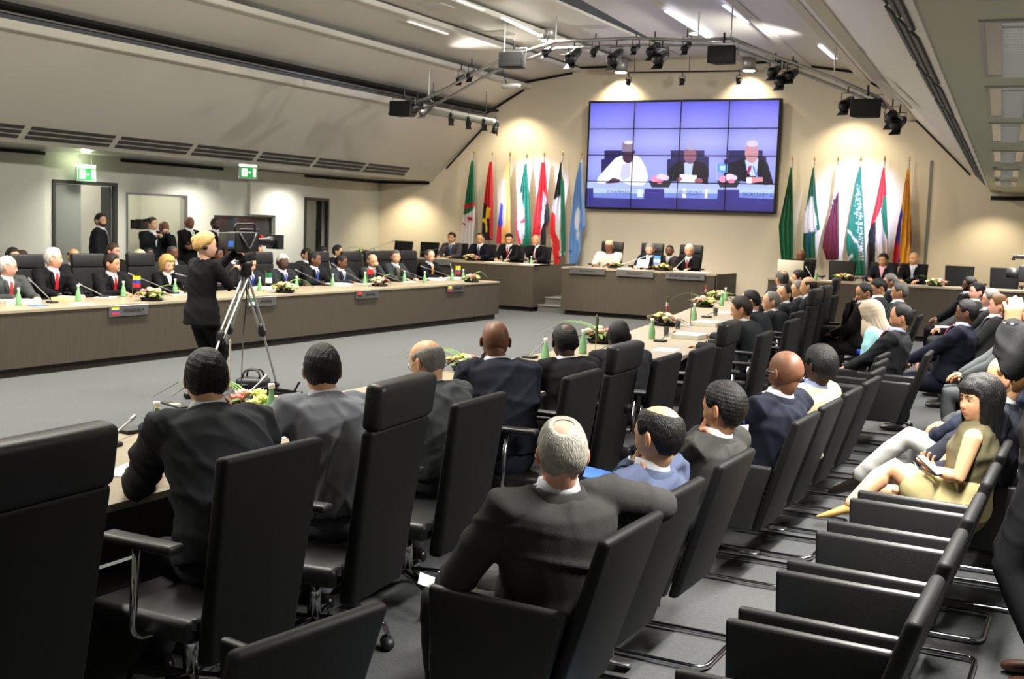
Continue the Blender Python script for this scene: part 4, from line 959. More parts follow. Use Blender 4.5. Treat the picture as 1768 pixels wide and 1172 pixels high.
    S = head_surface(D, 1.0 if gender == 'm' else .8, 1 if gender == 'f' else 0)
    col = np.tile(np.array(SKIN[skin]), (len(S), 1)); base = np.array(SKIN[skin])
    lip = np.exp(-(S[:, 0]/.021)**4-((S[:, 2]+.060)/.0075)**2)*(S[:, 1] > .06)
    lc = np.array(rgb(170, 78, 78)) if gender == 'f' or skin in ('light', 'pink') else base*np.array([.8, .55, .55])
    col = col*(1-.7*lip[:, None])+lc*.7*lip[:, None]
    ln = np.exp(-(S[:, 0]/.022)**4-((S[:, 2]+.0605)/.0020)**2)*(S[:, 1] > .06); col = col*(1-.6*ln[:, None])
    if stubble:
        bm_ = sm(-.035, -.06, S[:, 2])*sm(-.02, .03, S[:, 1]); bm_ = np.maximum(bm_, np.exp(-(S[:, 0]/.028)**4-((S[:, 2]+.046)/.006)**2)*(S[:, 1] > .06)); bm_ = bm_*(1-lip)
        col = col*(1-stubble*bm_[:, None])+np.array(rgb(40, 34, 32))*stubble*bm_[:, None]
    blush = np.exp(-((np.abs(S[:, 0])-.04)/.02)**2-((S[:, 2]+.03)/.02)**2)*(S[:, 1] > .03); col = col*(1+blush[:, None]*np.array([.08, -.08, -.08]))
    S = S*hs
    ears = [ear(s, far > 0) for s in (-1, 1)]
    bits = [(S, Fh)]+[(v*hs, f) for v, f in ears]; cols = [col]+[np.tile(base*np.array([1.02, .9, .86]), (len(v), 1)) for v, f in ears]
    HV = []
    for v, f in bits: HV.append(((v@hd.T)+hc, f))
    nb = hc+hd@np.array([0, -.028, -.035]); nk = [C7-up*.05+fwd*.005, C7+fwd*.008, (C7+nb)/2+fwd*.004, nb, nb+(hc-nb)*.5]
    nr = .056 if gender == 'm' else .046
    nr *= (.5+.5*b)
    nt = tube(nk, [nr*1.3, nr*1.08, nr, nr*.98, nr*.9], 28, True, ry=[nr*1.2, nr*1.05, nr, nr*1.0, nr*.9], U=lat); HV.append(nt); cols.append(np.tile(base*.95, (len(nt[0]), 1)))
    g = -.03
    core = [torso(g, ts)]
    for s in (-1, 1):
        a, e, w, pose, nrm, q = arm[s]; rr = .9 if gender == 'f' else 1
        core.append(tube([a-lat*s*.03, a, (a+e)/2, e, e+(w-e)*.35, w], [.05*rr, .052*rr, .045*rr, .038*rr, .040*rr, .026*rr], 12))
        h, k_, an = leg[s]; rl = (1.0 if bare_legs else .8)
        core.append(tube([h, (h+k_)/2, k_, k_+(an-k_)*.3, an], [.078*rl, .068*rl, .052*rl, .054*rl, .034*rl], 12))
    if dress or bare_legs or not sleeves:
        V, F, N = remesh(core, .011, 3); core = [(V, F)]
    for c in core: HV.append(c); cols.append(np.tile(base, (len(c[0]), 1)))
    palms = {}
    for s in (-1, 1):
        a, e, w, pose, nrm, q = arm[s]; hv, hf = hand_proto(pose, fine); hv = hv.copy(); hf = list(hf)
        if s < 0: hv[:, 0] *= -1; hf = [f[::-1] for f in hf]
        y = w-e; y /= np.linalg.norm(y); qs = q if isinstance(q, str) else ''
        if nrm is None:
            nrm = np.array([0, 0, -1.]) if qs in ('table', 'rest', 'lap', 'knee', 'armrest', '') else -fwd if qs in ('chin', 'mouth', 'brow', 'cheek', 'fold') else np.array([-s, 0, 0.])
        if qs in ('table', 'rest', 'lap', 'knee', 'armrest'): y = y+np.array([-s*.25, .35, 0 if y[2] < 0 else -y[2]]); y[2] *= .35; y /= np.linalg.norm(y)
        z = -(nrm-y*np.dot(nrm, y)); z /= np.linalg.norm(z); x = np.cross(y, z)
        Mh = np.stack([x, y, z], 1); sc_ = .98 if gender == 'm' else .86
        HV.append(((hv*sc_)@Mh.T+w-y*.005, hf)); cols.append(np.tile(base*np.array([1.03, .97, .95]), (len(hv), 1))); palms[s] = (w+y*.08, Mh)
    bd = obj('body', HV, 'skin', root, True, colors=np.clip(np.concatenate(cols), 0, 1))
    # --- eyes, brows
    if far < 2 or True:
        for s in (-1, 1):
            V, F = ico(3 if fine else 2); c0 = np.array([s*.0305, .0765, .003])
            iris = V@np.array([0, 1, 0]); cc = np.where(((V[:, 0])**2+V[:, 2]**2 < .36)[:, None] & (V[:, 1] > 0)[:, None], np.array(rgb(30, 20, 16)), np.array(rgb(190, 180, 172)))
            lidn = V[:, 2] > .34
            cc = np.where(lidn[:, None] | (V[:, 2] < -.42)[:, None], base*.85, cc)
            obj('eye', ((((V*np.array([.0125, .0105, .0105])+c0)*hs)@hd.T)+hc, F), 'eye', root, True, colors=cc)
        HB = HAIRC.get(hair[1] if hair and hair[0] != 'hijab' else 'darkbrown', (30, 24, 20)); HB = tuple(int(v*.8) for v in HB) if HB[0] < 150 else (150, 140, 130)
        for s in (-1, 1):
            P = [(s*(.014+.034*t), .0925-.012*t*t, .0195+.006*sin(pi*min(1, t*1.2))) for t in (0, .3, .6, 1)]
            obj('eyebrow', (lambda vf: ((vf[0]*hs)@hd.T+hc, vf[1]))(tube(P, [.0028, .0034, .003, .0015], 6)), hairmat(HB), root)
    if mustache:
        obj('moustache', (lambda vf: ((vf[0]*hs)@hd.T+hc, vf[1]))(tube([(-.026, .086, -.052), (-.01, .100, -.047), (.01, .100, -.047), (.026, .086, -.052)], [.003, .0055, .0055, .003], 8)), hairmat(HAIRC[mustache]), root)
    # --- hair
    if hair and hair[0] not in ('bald',):
        st = hair[0]; V, F = ico(6 if far == 0 else 5 if far < 2 else 4); m = hair_mask(V, st); S2 = head_surface(V, 0, 0)
        th = {'full': .013, 'recede': .010, 'ring': .007, 'crown': .010, 'bigcrown': .009, 'long': .022, 'bob': .024, 'hijab': .020, 'bun': .012, 'afro': .020}.get(st, .012)*hthick
        if st == 'short': th = .004
        n = V/np.linalg.norm(V, axis=1, keepdims=True); r = np.random.RandomState(pid)
        nzv = sum(np.sin(V@(r.normal(size=3)*f)+r.rand()*6) for f in (9, 14, 22))/3
        T = (-.002+(th+.002)*sm(0, .22, m)); T = T*(1+.13*nzv)+.0005*np.sin(np.degrees(np.arctan2(V[:, 0], V[:, 1]))*.9+3*nzv)*(th > .005)
        P = S2+n*T[:, None]
        if st in ('full', 'crown'): P[:, 2] += .006*sm(.5, 1, V[:, 2])*hthick
        if st in ('long', 'hijab', 'bob'):
            a = np.degrees(np.abs(np.arctan2(V[:, 0], V[:, 1]))); dn = sm(.05, -1, V[:, 2])*(a > 55)
            drop = {'long': .36, 'hijab': .20, 'bob': .07}[st]; rr = np.hypot(P[:, 0], P[:, 1])+1e-6; tgt = {'long': .098, 'hijab': .105, 'bob': .092}[st]
            ux, uy = V[:, 0]/np.hypot(V[:, 0], V[:, 1]+1e-9), V[:, 1]/np.hypot(V[:, 0], V[:, 1]+1e-9)
            wob = 1+.05*np.sin(a*.35+pid)
            P[:, 0] = P[:, 0]*(1-dn)+ux*tgt*wob*dn; P[:, 1] = P[:, 1]*(1-dn)+(uy*tgt*wob-.01)*dn; P[:, 2] = P[:, 2]*(1-dn)+(-.03-drop*np.abs(np.minimum(V[:, 2], 0))*(1+.12*np.sin(a*.5+pid)*(st == 'long')))*dn
        keep = m > -.03
        F2 = [f for f in F if keep[f[0]] and keep[f[1]] and keep[f[2]]]
        if st in ('long', 'hijab'): F2 = [f for f in F2 if V[f[0], 2] > -.965]
        used = sorted({i for f in F2 for i in f}); mp = {u: i for i, u in enumerate(used)}
        P = P[used]; F2 = [tuple(mp[i] for i in f) for f in F2]; P = (P*hs)@hd.T+hc
        if st == 'long': 
            pass
        parts = [(P, F2)]
        if st == 'hijab':
            parts.append(tube([C7-up*.03+fwd*.01, C7+up*.03+fwd*.015, hc+hd@np.array([0, -.01, -.10])], [.15, .105, .09], 20, True, ry=[.115, .10, .09], U=lat))
            V3, F3, N3 = remesh(parts+[], .02, 2) if False else (None, None, None)
        if st == 'bun': parts.append(ball(hc+hd@(np.array([0, -.10, .045])*hs), (.042, .038, .042), 3))
        nm = 'headscarf' if st == 'hijab' else 'hair'; hm = cl(hair[1], 'scarf') if st == 'hijab' else hairmat(HAIRC[hair[1]])
        obj(nm, parts, hm, root)
    if beard:
        V, F = ico(4); S2 = head_surface(V, 0, 0); m = np.minimum(sm(-.25, -.45, V[:, 2])*1.0, sm(.0, .2, V[:, 1]))-.5; m = np.where((V[:, 2] < .0) & (np.degrees(np.abs(np.arctan2(V[:, 0], V[:, 1]))) > 50) & (V[:, 1] > .1), .3, m)
        keep = m > 0; F2 = [f for f in F if all(keep[i] for i in f)]; P = S2+V*.004
        used = sorted({i for f in F2 for i in f}); mp = {u: i for i, u in enumerate(used)}
        if used: obj('beard', ((P[used]*hs)@hd.T+hc, [tuple(mp[i] for i in f) for f in F2]), hairmat(HAIRC[beard]), root)
    if cap:
        c_ = cl(cap, 'cap'); obj('cap', xf(lathe([(.001, .145), (.05, .14), (.083, .125), (.088, .06), (.084, .03), (.001, .03)], 24), Matrix.Translation(Vector(hc)) @ Matrix([list(r_) for r_ in hd]).to_4x4()), c_, root)
    if glasses:
        gm = 'black_plastic' if glasses == 'dark' else 'steel'
        ps = []
        for s in (-1, 1):
            ps.append(tube([(s*.031+.021*cos(2*pi*k/14), .094-.004*abs(cos(2*pi*k/14)), .001+.016*sin(2*pi*k/14)) for k in range(15)], .0016, 6, False))
            ps.append(tube([(s*.052, .090, .006), (s*.070, .055, .006), (s*.079, -.005, .004), (s*.078, -.02, -.01)], .0018, 6))
        ps.append(tube([(-.010, .098, .004), (.010, .098, .004)], .0016, 6))
        V, F = flat(ps); obj('glasses', ((V*hs)@hd.T+hc, F), gm, root)
    # --- jacket
    sleeve = []
    if sleeves:
        for s in (-1, 1):
            a, e, w, *_ = arm[s]; q = 1.0 if gender == 'm' else .84; q *= (.4+.6*b); dv = (w-e)/np.linalg.norm(w-e)
            c2 = sh[s]-lat*s*.055+up*.018
            c2 = sh[s]-lat*s*.075+up*.020
            sleeve.append(tube([c2, a+up*.002, a+(e-a)*.22, a+(e-a)*.6, e, e+(w-e)*.3, e+(w-e)*.65, w-dv*.012], np.array([.058, .078, .078, .071, .066, .064, .057, .050])*q, 14, True))
    jt = ts[1:] if not stand else [-.32, -.2, -.1]+ts[1:]
    if dress is None or True:
        if stand:
            def ringj(t):
                if t >= -.02: return ring(t)
                c, r1, r2 = ring(-.02); return (hip+up*TL*t, r1*(1+.0*t), r2)
            P, A, B, U = [], [], [], []
            for t in (-.22, -.12, -.02, .10, .32, .55, .75, .88, .94, .985):
                c, r1, r2 = ringj(t); P.append(c); A.append(r1+.024); B.append(r2+.022); U.append(mid(max(t, 0)))
            tor = tube(P, A, 20, False, ry=B, U=np.array(U))
        else: tor = torso(.022 if sleeves else .008, ts[1:-1] if sleeves else [q for q in ts[1:] if q < .9], cap=not sleeves)
        V, F, N = remesh([tor]+sleeve, vox, 3)
        if far < 2:
            V = wrinkle(V, N, .0085 if far == 0 else .007, pid)
        gname = 'jacket' if gender == 'm' or dress is None else 'top'
        if cap: gname = 'robe'
        if hair and hair[0] == 'hijab': gname = 'blouse'
        if not sleeves: gname = 'top'
        jk = obj(gname, (V, F), cl(tuple(suit)), root)
    # chest patch helper
    def patch(fn_w, t0, t1, off, uc=0.0, n=8, m_=14):
        V = []; 
        for i in range(m_+1):
            t = t0+(t1-t0)*i/m_; c, r1, r2 = ring(t); la = mid(t); fw = np.cross(up, la); w0, w1 = fn_w(t)
            for j in range(n+1):
                x = w0+(w1-w0)*j/n; x = max(-r1*.97, min(r1*.97, x)); yy = sqrt(max(0, 1-(x/(r1+.022))**2))*(r2+.018+off)
                V.append(c+la*x+fw*yy)
        F = [(i*(n+1)+j, i*(n+1)+j+1, (i+1)*(n+1)+j+1, (i+1)*(n+1)+j) for i in range(m_) for j in range(n)]
        return V, F
    def solid(vf, d):
        V, F = vf; V = np.array(V); n = len(V); V2 = V+d; 
        from collections import Counter
        E = Counter(); 
        for f in F:
            for i in range(len(f)): E[(f[i], f[(i+1) % len(f)])] += 1
        side = [(a, c, c+n, a+n) for (a, c) in E if (c, a) not in E]
        return (np.concatenate([V, V2]), [f[::-1] for f in F]+[tuple(i+n for i in f) for f in F]+side)
    if vneck and sleeves and not cap and not (hair and hair[0] == 'hijab'):
        vb = .52 if gender == 'm' else .6; wt = .052
        hwf = lambda t: wt*((t-vb)/(.985-vb))**.8
        shm = cl(tuple(shirt), 'shirt')
        sht = obj('shirt', [solid(patch(lambda t: (-hwf(t), hwf(t)), vb, .985, .010), -fwd*.012)]+[tube([C7-up*.02-fwd*.0, C7+up*.010+fwd*.010, C7+up*.037+fwd*.016], [nr*1.42, nr*1.30, nr*1.20], 28, False, ry=[nr*1.36, nr*1.26, nr*1.17], U=lat)], shm, root)
        for (a, e, w, *_r) in arm.values(): obj('cuff', tube([w+(w-e)/np.linalg.norm(w-e)*k for k in (-.02, .014)], .036*(.4+.6*b), 12, False), shm, root)
        for s in (-1, 1):
            obj('lapel', solid(patch(lambda t: ((hwf(t)-.004, hwf(t)+.042*sm(vb-.02, .75, np.array(t))*(1-.55*sm(.8, .98, np.array(t)))+.008) if s > 0 else (-hwf(t)-.042*sm(vb-.02, .75, np.array(t))*(1-.55*sm(.8, .98, np.array(t)))-.008, -hwf(t)+.004)), vb, .975, .014), -fwd*.010), cl(tuple(suit)), root)
        # collar around the back of the neck
        V = []; n = 16
        for i in range(n+1):
            a = radians(-118+236*i/n); dx, dy = sin(a), -cos(a); base_c = C7-up*.018+fwd*.004
            for (r, h) in ((.128, -.040), (.112, -.004), (nr*1.50, .030), (nr*1.36, .034), (nr*1.27, .008)):
                V.append(base_c+lat*dx*r*1.0+fwd*dy*r*(.88 if r > .1 else 1)+up*(h-.040*max(0, -cos(a)*-1 if False else -dy*-1 if False else dy)+(.010*abs(dx) if r > .1 else 0)))
        F = [(i*5+j, i*5+j+1, (i+1)*5+j+1, (i+1)*5+j) for i in range(n) for j in range(4)]
        obj('collar', (np.array(V), F), cl(tuple(suit)), root)
        if tie:
            tm = cl(tuple(tie), 'tie')
            obj('tie', [solid(patch(lambda t: (-.016-.022*(.95-t), .016+.022*(.95-t)), vb+.01, .955, .019, n=4), -fwd*.006), ball(C7+fwd*(nr*1.18+.018)+up*(-.012), (.017, .013, .018), 2)], tm, root)
    # --- lower garments
    pc = tuple(pants or suit)
    if dress or bare_legs:
        V, F, N = remesh([torso(.020, [-.12, -.02, .10, .2])]+[tube([leg[s][0], leg[s][0]+(leg[s][1]-leg[s][0])*.55], [.108, .098], 14) for s in (-1, 1)], .014, 3)
        obj('skirt', (V, F), cl(tuple(dress or (200, 190, 120))), root)
    else:
        ln_ = [ball(hip+np.array([0, -.01, -.03]), (.165*b, .13*b, .12), 3)]
        for s in (-1, 1):
            h, k_, an = leg[s]; q = .5+.5*b
            ln_.append(tube([h, h+(k_-h)*.5, k_, k_+(an-k_)*.35, k_+(an-k_)*.92], np.array([.098, .088, .070, .066, .056])*q, 14, True))
        V, F, N = remesh(ln_, max(vox, .016), 3)
        if far < 2: V = wrinkle(V, N, .004, pid+99, 20)
        obj('trousers', (V, F), cl(pc), root)
    for s in (-1, 1):
        h, k_, an = leg[s]; d = np.array([0, 1, 0.]); 
        if legs and s in legs: d = np.array([0, .9, -.12 if bare_legs else -.35]); d /= np.linalg.norm(d)
        u = np.array([1, 0, 0.]); toe = an+d*.17+np.array([0, 0, -.045]); heel = an-d*.055+np.array([0, 0, -.045])
        if bare_legs:
            foot = tube([heel+np.array([0, 0, .02]), an+d*.02+np.array([0, 0, -.03]), an+d*.10+np.array([0, 0, -.055]), an+d*.165+np.array([0, 0, -.07])], [.028, .033, .034, .008], 12, True, ry=[.02, .024, .017, .006], U=u)
        else:
            foot = tube([heel, an+d*.0+np.array([0, 0, -.036]), an+d*.08+np.array([0, 0, -.046]), an+d*.15+np.array([0, 0, -.052]), toe+np.array([0, 0, -.008])], [.030, .036, .042, .043, .034], 12, True, ry=[.036, .044, .034, .028, .020], U=u)
        obj('shoe', foot, mat('shoe_%d_%d_%d' % tuple(shoes), rgb(*shoes), .3, spec=.5), root)
    root['_tmp'] = 0; del root['_tmp']
    return dict(root=root, hc=hc, hd=hd, arm=arm, palm=palms, C7=C7, up=up, lat=lat, fwd=fwd, Rf=Rf, z0=z0, leg=leg, ring=ring, hip=hip)
def wpos(P, v):
    v = P['Rf']@np.array(v); r = P['root'].location; return Vector((r.x+v[0], r.y+v[1], r.z+v[2]))
def wmat(P, M3): return P['Rf']@M3
def dk(c): return tuple(int(v*.8) for v in c)
# ------------------------------------------------------------------ near delegates at the right table (backs to the viewer)
NA = dict(plane=('X', -3.2), far=0)
A1_ = person('man in charcoal suit with thick black hair, leftmost delegate seen from behind', 356, 655, ('X', -3.2), 62, lean=22, hpitch=10, hyaw=-16, suit=(56, 58, 62), far=0, build=1.06, skin='olive', hair=('full', 'black'),
   L=('e', tuple(pz(238, 838, .80)), tuple(pz(262, 772, .84)), 'fist', (1, 0, -.3)), R='table', hs=.98)
A2_ = person('man in mid grey suit with thick black hair, second delegate seen from behind', 556, 640, ('X', -3.2), 62, lean=20, hpitch=8, hyaw=-22, suit=(128, 130, 138), far=0, build=1.02, skin='tan', L=('l', (-.30, .44, .80), 'relax', (-.8, 0, -.6)), R='table', hs=.98)
A3_ = person('balding man with thin glasses looking down left, behind the tall chair', 738, 625, ('X', -3.2), 72, lean=20, hpitch=20, hyaw=6, hair=('ring', 'grey'), skin='olive', suit=(70, 72, 74), far=0, glasses='thin', L='table', R='table', hthick=.7)
A4_ = person('bald dark-skinned man in navy pinstripe suit holding a hand to his mouth', 855, 588, ('X', -3.2), 52, lean=18, hpitch=6, hyaw=-18, hair=('bald', 'black'), skin='brown', suit=(36, 38, 48), far=0, build=1.06, L='mouth', R='table')
A5_ = person('man with short black hair in a black suit, centre of the delegates\' backs', 975, 590, ('X', -3.2), 60, lean=16, hpitch=8, hyaw=-20, hair=('crown', 'black'), skin='dark', suit=(30, 30, 32), far=1, hthick=.6)
A6_ = person('dark-skinned man with cropped hair behind the central headrest chair', 1068, 580, ('X', -3.2), 50, lean=14, hpitch=6, hyaw=-30, hair=('short', 'black'), skin='dark', suit=(40, 40, 44), far=1)
FD = [(1280, 534, ('X', -3.15), 92, 'far delegate with dark bushy hair bending over the table', ('full', 'darkbrown'), 'tan', 10, 14, None), (1296, 520, ('X', -3.38), 92, 'far balding delegate bending just past the dark-haired one', ('recede', 'black'), 'tan', 10, 18, None),
      (1331, 524, ('X', -3.5), 92, 'far grey-haired delegate with glasses facing left', ('recede', 'grey'), 'gold', 25, 4, 'thin'), (1353, 508, ('X', -3.6), 92, 'far dark-haired delegate turning his face to the viewer', ('recede', 'black'), 'olive', 62, 0, None),
      (1378, 500, ('X', -3.78), 94, 'far white-haired delegate in profile', ('full', 'grey'), 'olive', 30, 2, None), (1396, 494, ('z', 1.24), 96, 'far bald delegate half hidden behind the white-haired one', ('ring', 'black'), 'gold', 0, 0, None),
      (1350, 482, ('z', 1.24), 50, 'far grey-haired delegate seen from behind in front of the white screen', ('crown', 'salt'), 'tan', 0, 8, None), (1379, 481, ('z', 1.24), 96, 'farthest black-haired delegate beside the right podium', ('full', 'black'), 'tan', 20, 4, None)]
for x, y, pl, fc, lb, hr, sk, hy, hp, gl in FD:
    p = person(lb, x, y, pl, fc, lean=12, hyaw=hy, hpitch=hp, hair=hr, skin=sk, suit=(42, 44, 48), far=2, glasses=gl, tie=(60, 60, 90))
    put_chair('h' if x % 2 else 'n', p['root'].location.x, p['root'].location.y, rzd(fc), 'swivel chair under the '+lb.split(' in front')[0].split(' turning')[0].split(' half')[0], G1)
# ------------------------------------------------------------------ observers, first row
B1_ = person('grey-haired man with a bald crown in dark grey suit, arm over the next chair back', 970, 783, ('X', -1.60), 68, lean=-10, side=-4, twist=-12, hyaw=-34, hpitch=4, hair=('crown', 'lightgrey'), skin='pink', suit=(58, 57, 56), far=0, build=1.04, seat=.45,
   R=('e', tuple(pX(1140, 872, -1.36)), (-1.62, 4.12, .80), 'relax', (0, 0, -1)), L=('l', (-.20, .30, .60), 'relax', (-1, -.4, -.6)), hs=1.0, hthick=.9)
B2_ = person('man in slate blue jacket with a bald patch, fist at his mouth', 1138, 752, ('X', -1.55), 80, lean=-16, hyaw=-8, hpitch=6, hair=('bigcrown', 'black'), skin='gold', suit=(74, 82, 106), far=0, build=1.05, seat=.45, L='mouth', R='lap', tie=(130, 150, 210), hs=1.05, hthick=.8)
B3_ = person('man in dark grey suit with full dark hair resting his face on his hand', 1250, 705, ('X', -1.55), 78, lean=-16, hyaw=-4, hpitch=4, hair=('full', 'black'), skin='tan', suit=(62, 62, 60), far=0, seat=.45, L='mouth', R='lap', tie=(110, 120, 170), hs=1.03)
B4_ = person('bald brown-skinned man with glasses in navy suit with visitor badge', 1357, 643, ('X', -1.55), 72, lean=-16, hyaw=-14, hpitch=4, hair=('bald', 'black'), skin='brown', suit=(36, 38, 50), far=0, build=1.08, seat=.45, glasses='thin', L='lap', R='lap', hs=1.06)
B5_ = person('man with round black hair in a cream beige jacket', 1417, 632, ('X', -1.55), 72, lean=-16, hyaw=-18, hpitch=4, hair=('full', 'black'), skin='dark', suit=(172, 168, 138), shirt=(160, 175, 220), far=1, seat=.45, L='lap', R='lap', hs=1.05, hthick=1.2)
B6_ = person('man with receding hair in dark suit and red tie looking down to the left', 1556, 548, ('X', -1.65), 88, lean=-14, hyaw=12, hpitch=8, hair=('recede', 'black'), skin='tan', suit=(40, 41, 44), tie=(190, 50, 90), shirt=(190, 200, 230), far=1, seat=.45, L='lap', R='lap', stubble=.5, mustache='black')
B7_ = person('woman in beige headscarf and light blue blouse writing on her lap', 1505, 541, ('z', 1.18), 88, lean=12, hyaw=0, hpitch=26, hair=('hijab', (196, 178, 158)), skin='light', suit=(165, 220, 225), pants=(150, 150, 145), far=1, gender='f', seat=.45, L='lap', R='lap')
OB = [(1492, 505, ('z', 1.2), 96, 'man with glasses bowing his head against his fist, leftmost far observer', ('recede', 'black'), 'tan', 30, 24, (40, 40, 42), 'lap', 'brow'),
      (1518, 497, ('z', 1.22), 96, 'black-haired far observer in grey suit with white collar leaning forward', ('full', 'black'), 'tan', 20, 24, (60, 62, 64), 'lap', 'lap'),
      (1537, 487, ('z', 1.22), 96, 'grey-haired far observer just below the right podium edge', ('full', 'grey'), 'tan', 10, 6, (70, 72, 76), 'lap', 'lap'),
      (1553, 504, ('z', 1.2), 96, 'grey-haired far observer directly behind the red-tie man', ('full', 'salt'), 'tan', 4, 4, (78, 82, 88), 'lap', 'lap')]
for x, y, pl, fc, lb, hr, sk, hy, hp, su, l_, r_ in OB:
    p = person(lb, x, y, pl, fc, lean=-4, hyaw=hy, hpitch=hp, hair=hr, skin=sk, suit=dk(su), far=2, seat=.45, L=l_, R=r_, legs={1: ((.1, .43, .56), (.12, .78, .2))} if x < 1500 else None)
# ------------------------------------------------------------------ observers, second row
WX = pz(1693, 690, 1.17)
C1_ = person('woman with long dark hair in sleeveless olive top holding a phone', 1693, 690, ('z', 1.12), 90, lean=-8, hyaw=40, hpitch=2, hair=('long', 'black'), skin='olive', suit=(104, 98, 74), dress=(186, 174, 126), gender='f', far=0, seat=.49, sleeves=False, bare_legs=True, shoes=(200, 160, 90),
   L=('e', tuple(pY(1655, 826, 5.98)), tuple(pY(1618, 812, 6.10)), 'cup', (.2, .2, 1)), R=('l', (.02, .26, .64), 'cup', (1, -.2, -.5), (0, 0, -1)), legs={-1: (('w',)+tuple(pY(1540, 806, 6.15)), ('w',)+tuple(pY(1470, 868, 6.0))), 1: ((.10, .42, .58), (.12, .40, .10))}, hs=1.0)
C2_ = person('bald man in dark suit right behind the woman with long hair', 1738, 652, ('z', 1.2), 88, lean=-12, hyaw=0, hair=('ring', 'bronze'), skin='gold', suit=(34, 36, 44), far=1, seat=.45, L='armrest', R='lap', build=1.08)
C3_ = person('man in white trousers mostly hidden behind the bald man', 1748, 626, ('z', 1.17), 88, lean=-12, hair=('full', 'black'), skin='tan', suit=(30, 34, 48), pants=(196, 196, 192), far=1, seat=.45, L='lap', R='lap', legs={-1: ((-.05, .44, .66), (-.06, .74, .36)), 1: ((.10, .42, .55), (.12, .40, .10))})
C4_ = person('seated man in grey trousers hidden behind the raised arm', 1760, 612, ('z', 1.17), 88, lean=-12, hair=('full', 'grey'), skin='tan', suit=(70, 72, 74), far=1, seat=.45, L='armrest', R='lap')
C5_ = person('black-haired man in navy suit and red tie pointing down with one hand', 1669, 540, ('z', 1.2), 88, lean=-12, hyaw=4, hpitch=2, hair=('full', 'black'), skin='brown', suit=(26, 28, 40), tie=(190, 30, 60), shirt=(190, 205, 240), far=1, seat=.45, build=1.08, L=('l', (-.10, .42, .66), 'point', (-.8, -.2, -.6)), R='lap')
OC = [(1674, 492, ('z', 1.22), 'bearded man with dark glasses, left end of the far right group', ('full', 'black'), 'brown', 10, (26, 26, 28), 'dark', 'black'), (1687, 504, ('z', 1.2), 'black-haired man in grey suit facing the viewer\'s left, far right group', ('full', 'black'), 'pink', 24, (80, 84, 86), None, None),
      (1711, 517, ('z', 1.2), 'grey-haired man in profile in the far right group', ('full', 'grey'), 'pink', 4, (52, 52, 54), None, None), (1724, 528, ('z', 1.18), 'man with light brown hair beside the raised hand', ('full', 'bronze'), 'pink', 4, (60, 62, 64), None, None),
      (1757, 556, ('z', 1.18), 'dark-haired man in light grey suit at the right frame edge', ('full', 'salt'), 'tan', 0, (110, 115, 118), None, None)]
for x, y, pl, lb, hr, sk, hy, su, gl, bd_ in OC:
    person(lb, x, y, pl, 94, lean=-10, hyaw=hy, hpitch=2, hair=hr, skin=sk, suit=dk(su), far=2, seat=.45, L='lap', R='knee', glasses=gl, beard=bd_, tie=(60, 60, 80))
for k, (x, y) in enumerate([(-.62, 6.68), (-.66, 7.4), (-.7, 8.1), (-1.05, 11.95), (-.9, 14.1), (-1.1, 15.4), (-1.4, 17.2)]):
    put_chair('a', x, y, rzd(90), 'second-row cantilever armchair '+['under the bald man behind the long-haired woman', 'under the man in white trousers', 'under the man in grey trousers', 'under the man in navy suit and red tie', 'under the man with light brown hair', 'under the grey-haired man in profile', 'under the black-haired man of the far group'][k], G4)
for k, (x, y) in enumerate([(-1.78, 10.75), (-2.05, 11.4), (-2.55, 15.9), (-2.75, 16.7)]):
    put_chair('a', x, y, rzd(92), 'first-row cantilever armchair '+['under the man with the red tie looking down', 'under the woman in the headscarf', 'under the grey-haired observer behind the red-tie man', 'under the observer with the white collar'][k], G3)
# photographer standing at the right edge
PH = person('standing man in dark suit at the right edge raising a small camera', 1850, 440, ('Y', 5.45), 84, lean=2, stand=True, suit=(48, 48, 50), pants=(28, 28, 30), hair=('full', 'black'), skin='gold', far=0, build=1.15, shoes=(70, 44, 34),
   L=('e', tuple(pY(1738, 636, 5.33)), tuple(pY(1748, 560, 5.30)), 'grip', (1, .5, 0)), R=('w', (-.20, 5.55, 1.62), 'grip', (.6, .4, -1), (0, -1, 0)))
e_, w_ = PH['arm'][-1][1], PH['arm'][-1][2]; d_ = (w_-e_)/np.linalg.norm(w_-e_)
obj('wristwatch', [tube([w_-d_*.006+d_*.0, w_+d_*.014], .041, 20, False), tube([w_-d_*.004, w_+d_*.012], .043, 20, False)], 'chrome', PH['root'])
CM = thing('video_camera', 'small black handheld camera held up at the right frame edge', 'camera', (-.27, 5.42, 1.76), radians(80))
obj('housing', bev(box(-.035, -.08, -.03, .035, .06, .04), .008), 'black_plastic', CM); obj('lens', tube([(0, .06, .005), (0, .11, .005)], .022, 14, False), 'black_plastic', CM)
obj('handle', pipe([(0, -.06, .04), (0, -.05, .075), (0, .09, .075), (0, .09, .06)], .008, 6), 'black_plastic', CM)
